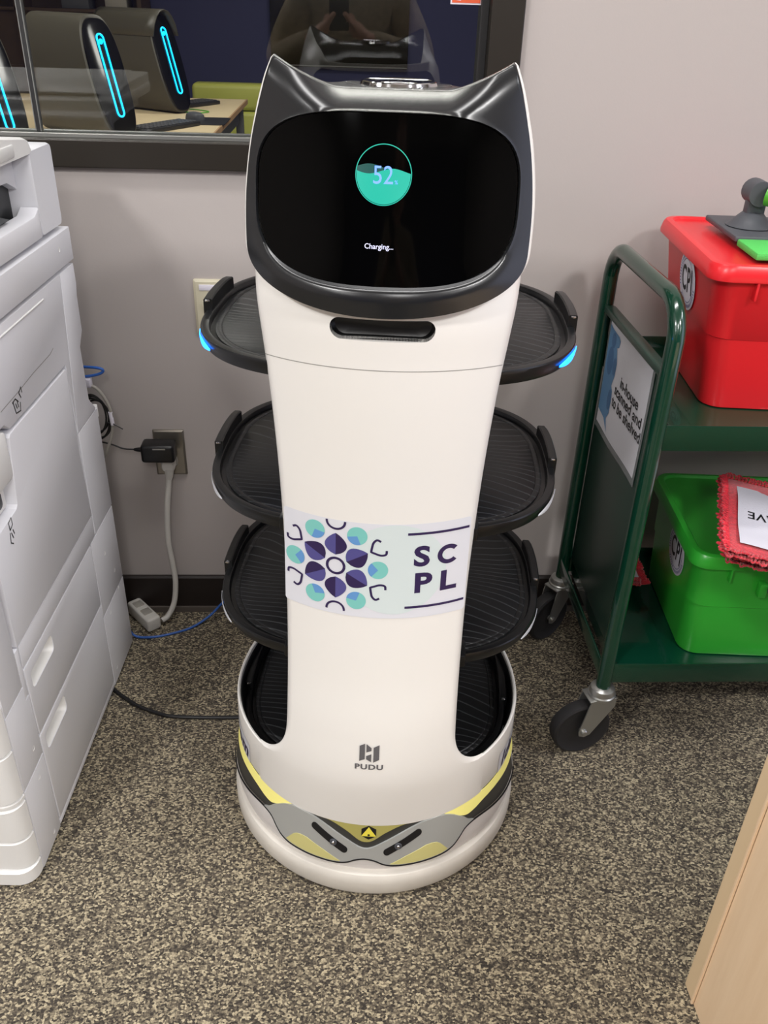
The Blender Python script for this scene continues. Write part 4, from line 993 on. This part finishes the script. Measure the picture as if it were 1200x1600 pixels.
# ================================================================ COMPUTER ROOM BEYOND THE GLASS
tb = empty('long_table', (-.655, 6.45, 0), 0, label='long pale table beyond the window carrying the computers', cat='table')
MB().box(-1.9, 0, -3.4, 0, .73, .755, .002).build('table_top', M['maple_top'], tb, smooth=False)
MB().box(-.006, .004, -3.4, 0, .728, .7568, .001).build('table_edging', M['table_edge'], tb, smooth=False)
MB().box(-1.85, -.05, -.09, -.05, .62, .728).box(-.09, -.05, -3.3, -.05, .62, .728).build('table_apron', M['grey_metal'], tb, smooth=False)
for x, y in ((-.05, -.05), (-1.85, -.05), (-.05, -3.35), (-1.85, -3.35), (-.05, -1.7)): MB().box(x - .025, x + .025, y - .025, y + .025, 0, .73, .004).build('leg', M['grey_metal'], tb)
def tower(x, y, rz, label, top=None):
    t = empty('desktop_computer', (x, y, .7555), rz, label=label, cat='computer', group='computer towers on the long table')
    def prof(s, yy, sh=.0): return [(u * s, yy - sh * (.26 - v) , .258 + (v - .258) * s if 0 else v * 1.0) for u, v in [(.105 * sgnpow(cos(a), .62) * s, .258 + .255 * sgnpow(sin(a), .80) * (s * .98 + .02)) for a in [2 * pi * i / 56 for i in range(56)]]]
    b = MB(); b.loft([prof(.93, .50), prof(1, .485), prof(1, .02, .30), prof(.985, -.0, .30), prof(.95, -.004, .30)], True, True); b.build('computer_case', M['pc_shell'], t)
    MB().loft([prof(.945, -.002, .30), prof(.935, -.012, .30), prof(.86, -.016, .30)], True, True).build('front_panel', M['pc_front'], t, label='glossy black front')
    lo = [(u, v) for u, v in rrect(-.0175, .0175, .105, .435, .0174, 8)]
    MB().tube([(u, -.0205 - .30 * (.26 - v), v) for u, v in lo], .0042, 8, closed=True).build('light_loop', M['cyan_led'], t, label='glowing cyan light loop')
    MB().revolve([(0, .004), (.010, .0035), (.012, 0)], 16, T=Matrix.Translation((0, -.018 - .30 * (.26 - .405), .405)) @ Matrix.Rotation(pi / 2, 4, 'X')).build('power_button', M['cyan_led'], t)
    v = MB()
    for k_ in range(5): v.box(.1035, .1065, .12, .30, .075 + k_ * .022, .083 + k_ * .022)
    return t
tower(-1.0, 5.596, radians(56), 'rearmost dark computer tower with grey cover on top')
tower(-1.075, 4.43, radians(50), 'middle dark computer tower with a cyan light loop')
tower(-1.40, 3.89, radians(50), 'nearest computer tower at the left window edge')
cvp = []
for i in range(9):
    a = -1.15 + 2.3 * i / 8; cvp.append([(.112 * sin(a), .50 * k_ / 6 + .01, .262 + .258 * cos(a) ** .8 if abs(a) < pi / 2 else 0) for k_ in range(7)])
cov_o = MB().grid(cvp).build('cloth_cover', M['pc_shell'], label='grey flap of cloth draped over the rearmost computer', cat='cover'); cov_o.location = (-1.0, 5.596, .7605); cov_o.rotation_euler = (0, 0, radians(56)); 
sm = cov_o.modifiers.new('s', 'SOLIDIFY'); sm.thickness = .006
def keyboard(x, y, rz, label):
    k = empty('keyboard', (x, y, .7555), rz, label=label, cat='keyboard'); MB().box(-.22, .22, -.075, .075, 0, .022, .006).build('keyboard_base', M['key_black'], k)
    kk = MB()
    for r_ in range(5):
        for c_ in range(14): kk.box(-.205 + c_ * .0295, -.181 + c_ * .0295, -.062 + r_ * .025, -.042 + r_ * .025, .021, .027, .002, 1)
    kk.build('keys', M['key_top'], k)
keyboard(-.93, 4.86, radians(62), 'black keyboard on the table in front of the middle computer')
keyboard(-.965, 5.95, radians(60), 'black keyboard beside the rearmost computer')
MB().loft([[(x, y, 0) for x, y in rrect(-.12, .12, -.16, .16, .02, 4)], [(x, y, .004) for x, y in rrect(-.12, .12, -.16, .16, .02, 4)]]).build('mouse_pad', M['key_black'], label='black mouse pad at the table edge', cat='mouse pad').location = (-.76, 5.20, .7558)
ms = empty('computer_mouse', (-.82, 5.22, .760), radians(60), label='grey computer mouse beside the black mouse pad', cat='mouse')
lp = [[(.034 * s * cos(t), .062 * s * sin(t), z) for t in [2 * pi * i / 24 for i in range(24)]] for s, z in ((1, 0), (1, .012), (.9, .028), (.6, .038), (.2, .041))]
MB().loft(lp).build('mouse_body', M['grey_plastic'], ms); MB().tube([(0, .02, .036), (0, .045, .031)], .004, 8).build('mouse_wheel', M['blue_print'], ms)
cord('mouse_cable', [(-1.03, 4.60, .76), (-.95, 4.68, .76), (-.86, 4.66, .762), (-.82, 4.62, .762), (-.74, 4.60, .762)], .003, 'green_pole', label='thin green cable across the table by the keyboard', cat='cable')
cord('headset_cable', [(-.95, 5.75, .76), (-.86, 5.70, .76), (-.80, 5.62, .76), (-.86, 5.55, .76), (-.96, 5.60, .76)], .003, 'green_pole', label='thin green cable curled beside the rear keyboard', cat='cable')
ch = empty('armchair', (-.86, 7.1, 0), 0, label='lime green armchair behind the table beyond the window', cat='chair')
MB().box(-.26, .30, -.05, .13, .62, .80, .035, 4).build('backrest', M['lime'], ch); MB().box(-.26, .30, -.07, .11, .10, .615, .03, 3).build('back_panel', M['lime'], ch); MB().box(-.28, .32, .08, .62, .30, .46, .04, 3).build('seat', M['lime'], ch)
for x, y in ((-.24, -.03), (.28, -.03), (-.24, .56), (.28, .56)): MB().tube([(x, y, 0), (x, y, .31)], .018, 10).build('leg', M['grey_metal'], ch)
tv = empty('wall_screen', (-.035, 7.8, 0), 0, label='large black screen hanging on the blue wall beyond the window', cat='screen')
MB().box(-.545, .545, -.05, 0, .885, 1.62, .006).build('screen_panel', M['tv'], tv); MB().box(-.50, .54, -.056, -.05, .889, .897, .001).build('screen_trim', M['grey_metal'], tv)
bc = empty('bookcase', (-2.40, 7.79, 0), 0, label='dark brown bookcase beyond the window at the left', cat='bookcase')
cb = MB().box(-1.0, .90, -.02, 0, 0, 2.0).box(-1.0, -.97, -.36, 0, 0, 2.0).box(.87, .90, -.36, 0, 0, 2.0).box(-.03, .0, -.36, -.02, 0, 2.0)
cb.build('bookcase_carcass', M['brown_wood'], bc, smooth=False)
for z in (.02, .42, .86, 1.24, 1.62, 1.98): MB().box(-.97, .87, -.36, -.02, z - .02, z).build('shelf', M['brown_wood'], bc, smooth=False)
MB().box(-.97, .87, -.33, -.32, .02, 1.22).build('cupboard_front', M['brown_wood'], bc, smooth=False)
for i, (x, w, h, mm, lb) in enumerate(((-3.00, .14, .26, 'grey_metal', 'leftmost grey box on the bookcase shelf'), (-2.10, .20, .28, 'grey_plastic', 'grey box in the middle of the bookcase shelf'), (-1.78, .16, .24, 'cord_grey', 'pale grey box on the right of the bookcase shelf'))):
    bx_ = empty('storage_box', (x, 7.60, 1.2402), 0, label=lb, cat='box', group='boxes on the bookcase'); MB().box(0, w, -.1, .1, 0, h, .004).build('box_body', M[mm], bx_); MB().box(-.004, w + .004, -.104, .104, h - .05, h + .004, .004).build('box_lid', M[mm], bx_)
nt_ = empty('notice_sticker', (.221, WY + .0212, 1.352), 0, label='orange notice with white border stuck on the window glass', cat='notice')
MB().box(-.0285, .0285, -.0006, .0006, 0, .075, .0).build('notice_border', M['label_white'], nt_, smooth=False); MB().box(-.0258, .0258, -.0012, -.0007, .0027, .0723).build('notice_print', M['orange'], nt_, smooth=False)
MB().prism([(-.022, .007), (-.010, .006), (-.008, .016), (-.014, .020), (-.022, .016)], -.0016, -.0013).build('notice_figure', M['label_white'], nt_, smooth=False)

# ================================================================ PHOTOGRAPHER (seen only as a reflection in the window)
def skin_mesh(name, nodes, edges, m, parent, sub=2, root=0):
    """nodes: list of (co, radius)"""
    me = bpy.data.meshes.new(name); me.from_pydata([n[0] for n in nodes], edges, []); o = bpy.data.objects.new(name, me); COL.objects.link(o)
    o.modifiers.new('skin', 'SKIN'); sk = me.skin_vertices[0].data
    for i, n_ in enumerate(nodes): r = n_[1]; sk[i].radius = r if isinstance(r, tuple) else (r, r); sk[i].use_root = (i == root)
    sb = o.modifiers.new('sub', 'SUBSURF'); sb.levels = sub; sb.render_levels = sub
    bpy.context.view_layer.update(); me2 = bpy.data.meshes.new_from_object(o.evaluated_get(bpy.context.evaluated_depsgraph_get()))
    bpy.data.objects.remove(o); bpy.data.meshes.remove(me); return link(name, me2, M[m], parent, ang=180)
PX, PY = .03, -.46
ps_ = empty('person', (PX, PY, 0), 0, label='person in a beige knitted sweater holding up a phone, reflected in the window', cat='person')
# the phone hangs just behind the lens, square to the viewing direction
ph = empty('smartphone', tuple(CAM - RZ * .022), 0, label='black phone held up by the person in the window reflection', cat='phone')
Tp = Matrix(((RX.x, -RY.x, -RZ.x), (RX.y, -RY.y, -RZ.y), (RX.z, -RY.z, -RZ.z))).to_4x4()
MB().box(-.055, .018, -.128, .018, -.004, .004, .003, 3, T=Tp).build('phone_body', M['tv'], ph)
MB().revolve([(0, -.0075), (.005, -.0075), (.0065, -.0068), (.0068, -.004)], 20, T=Tp).build('phone_lens', M['chrome'], ph)
def W2(v): return tuple(Vector(v) - Vector((PX, PY, 0)))
def ph_pt(x, y, z): return Vector(CAM - RZ * .022) + (Tp @ Vector((x, y, z)))
nodes = []; edges = []
def N(co, r, par=None):
    nodes.append((co, r)); i = len(nodes) - 1
    if par is not None: edges.append((par, i))
    return i
pel = N((0, 0, .93), (.15, .11)); bel = N((0, .0, 1.05), (.14, .105), pel); che = N((0, -.01, 1.24), (.155, .11), bel); nec0 = N((0, -.03, 1.40), (.09, .07), che)
nk = N((0, .0, 1.47), .055, nec0); hd = N((0, .03, 1.545), (.070, .082), nk); hd2 = N((0, .035, 1.635), (.078, .092), hd); hd3 = N((0, .02, 1.70), (.062, .075), hd2)
for s in (-1, 1):
    hp = N((s * .09, 0, .84), .095, pel); kn = N((s * .11, .03, .48), .062, hp); an = N((s * .12, -.01, .10), .042, kn); N((s * .13, .12, .045), (.04, .03), an)
body_ = None
W_ = {}
for s in (-1, 1):
    wr_ = ph_pt(-.018 + s * .10, -.140, -.03); wl = Vector(W2(wr_))
    sh_ = N((s * .17, -.02, 1.37), .065, nec0); el = N((s * .30, .07, 1.12), .050, sh_); fa = N(tuple((Vector((s * .30, .07, 1.12)) * .35 + wl * .65)), .036, el); w_ = N(tuple(wl), .026, fa); W_[s] = (w_, wl)
    pc = Vector(W2(ph_pt(-.018 + s * .058, -.105, -.012))); pm = N(tuple(pc), (.030, .018), w_)
    for k_ in range(4):
        base = Vector(W2(ph_pt(-.018 + s * .052, -.082 - .017 * k_, -.016))); mid = Vector(W2(ph_pt(-.018 + s * .048, -.078 - .018 * k_, .012))); tip = Vector(W2(ph_pt(-.018 + s * (.022 + .003 * k_), -.080 - .018 * k_, .014)))
        b1 = N(tuple(base), .0095, pm); m1 = N(tuple(mid), .0085, b1); N(tuple(tip), .0072, m1)
    b1 = N(tuple(W2(ph_pt(-.018 + s * .045, -.085, -.026))), .012, pm); m1 = N(tuple(W2(ph_pt(-.018 + s * .030, -.062, -.022))), .010, b1); N(tuple(W2(ph_pt(-.018 + s * .015, -.048, -.016))), .008, m1)
bd2 = skin_mesh('body', nodes, edges, 'skin', ps_)
# sweater: torso and sleeves
nodes = []; edges = []
a_1 = N((0, 0, .80), (.185, .145)); a0 = N((0, 0, .90), (.185, .145), a_1); a1 = N((0, 0, 1.05), (.175, .135), a0); a2 = N((0, -.01, 1.24), (.19, .14), a1); a3 = N((0, -.03, 1.40), (.12, .095), a2); N((0, -.01, 1.465), (.075, .07), a3)
for s in (-1, 1):
    wl = W_[s][1]; e_ = Vector((s * .30, .07, 1.12)); b0 = N((s * .175, -.02, 1.37), .085, a3); b1 = N(tuple((Vector((s * .175, -.02, 1.37)) + e_) / 2 + Vector((s * .01, 0, 0))), .078, b0); b2 = N(tuple(e_), .072, b1)
    b3 = N(tuple(e_ * .5 + wl * .5), .062, b2); b4 = N(tuple(e_ * .12 + wl * .88), .044, b3); N(tuple(e_ * .04 + wl * .96), .038, b4)
skin_mesh('sweater', nodes, edges, 'sweater', ps_)
nodes = []; edges = []
t0 = N((0, 0, .94), (.165, .125)); 
for s in (-1, 1): t1 = N((s * .09, 0, .82), .115, t0); t2 = N((s * .11, .03, .48), .082, t1); N((s * .12, -.01, .10), .065, t2)
skin_mesh('trousers', nodes, edges, 'trousers', ps_)
for s in (-1, 1): skin_mesh('shoe', [((s * .12, -.05, .05), (.045, .045)), ((s * .125, .06, .045), (.045, .036)), ((s * .13, .15, .035), (.038, .026))], [(0, 1), (1, 2)], 'rubber', ps_)
# face and hair
fc = MB()
fc.loft([[(.012 * s * cos(t), .118 + .010 * s, 1.590 + dz + .008 * s * sin(t)) for t in [2 * pi * i / 10 for i in range(10)]] for s, dz in ((.4, .02), (1, -.005), (.6, -.016))]).build('nose', M['skin'], ps_)
for s in (-1, 1):
    MB().revolve([(0, .006), (.005, .005), (.0085, .001), (.009, -.003)], 14, T=Matrix.Translation((s * .030, .1055, 1.622)) @ Matrix.Rotation(-pi / 2, 4, 'X')).build('eye', M['label_white'], ps_)
    MB().loft([[(s * (.078 + .010 * q), .03 + .018 * cos(t), 1.605 + .030 * sin(t)) for t in [2 * pi * i / 14 for i in range(14)]] for q in (0, 1)]).build('ear', M['skin'], ps_)
MB().tube([(-.022, .100, 1.553), (-.01, .107, 1.551), (.01, .107, 1.551), (.022, .100, 1.553)], .0045, 8).build('mouth', M['mop_red'], ps_)
nodes = []; edges = []
h00 = N((0, .03, 1.735), (.085, .080)); h0 = N((0, -.012, 1.70), (.105, .100), h00); h1 = N((0, -.035, 1.62), (.108, .080), h0); h2 = N((0, -.045, 1.50), (.100, .055), h1)
skin_mesh('hair', nodes, edges, 'hair', ps_)
MB().revolve([(.0095, -.003), (.0105, 0), (.0095, .003)], 20, T=Matrix.Translation(W2(ph_pt(-.018 + .050, -.098, .0)))).build('finger_ring', M['gold'], ps_, label='gold ring')
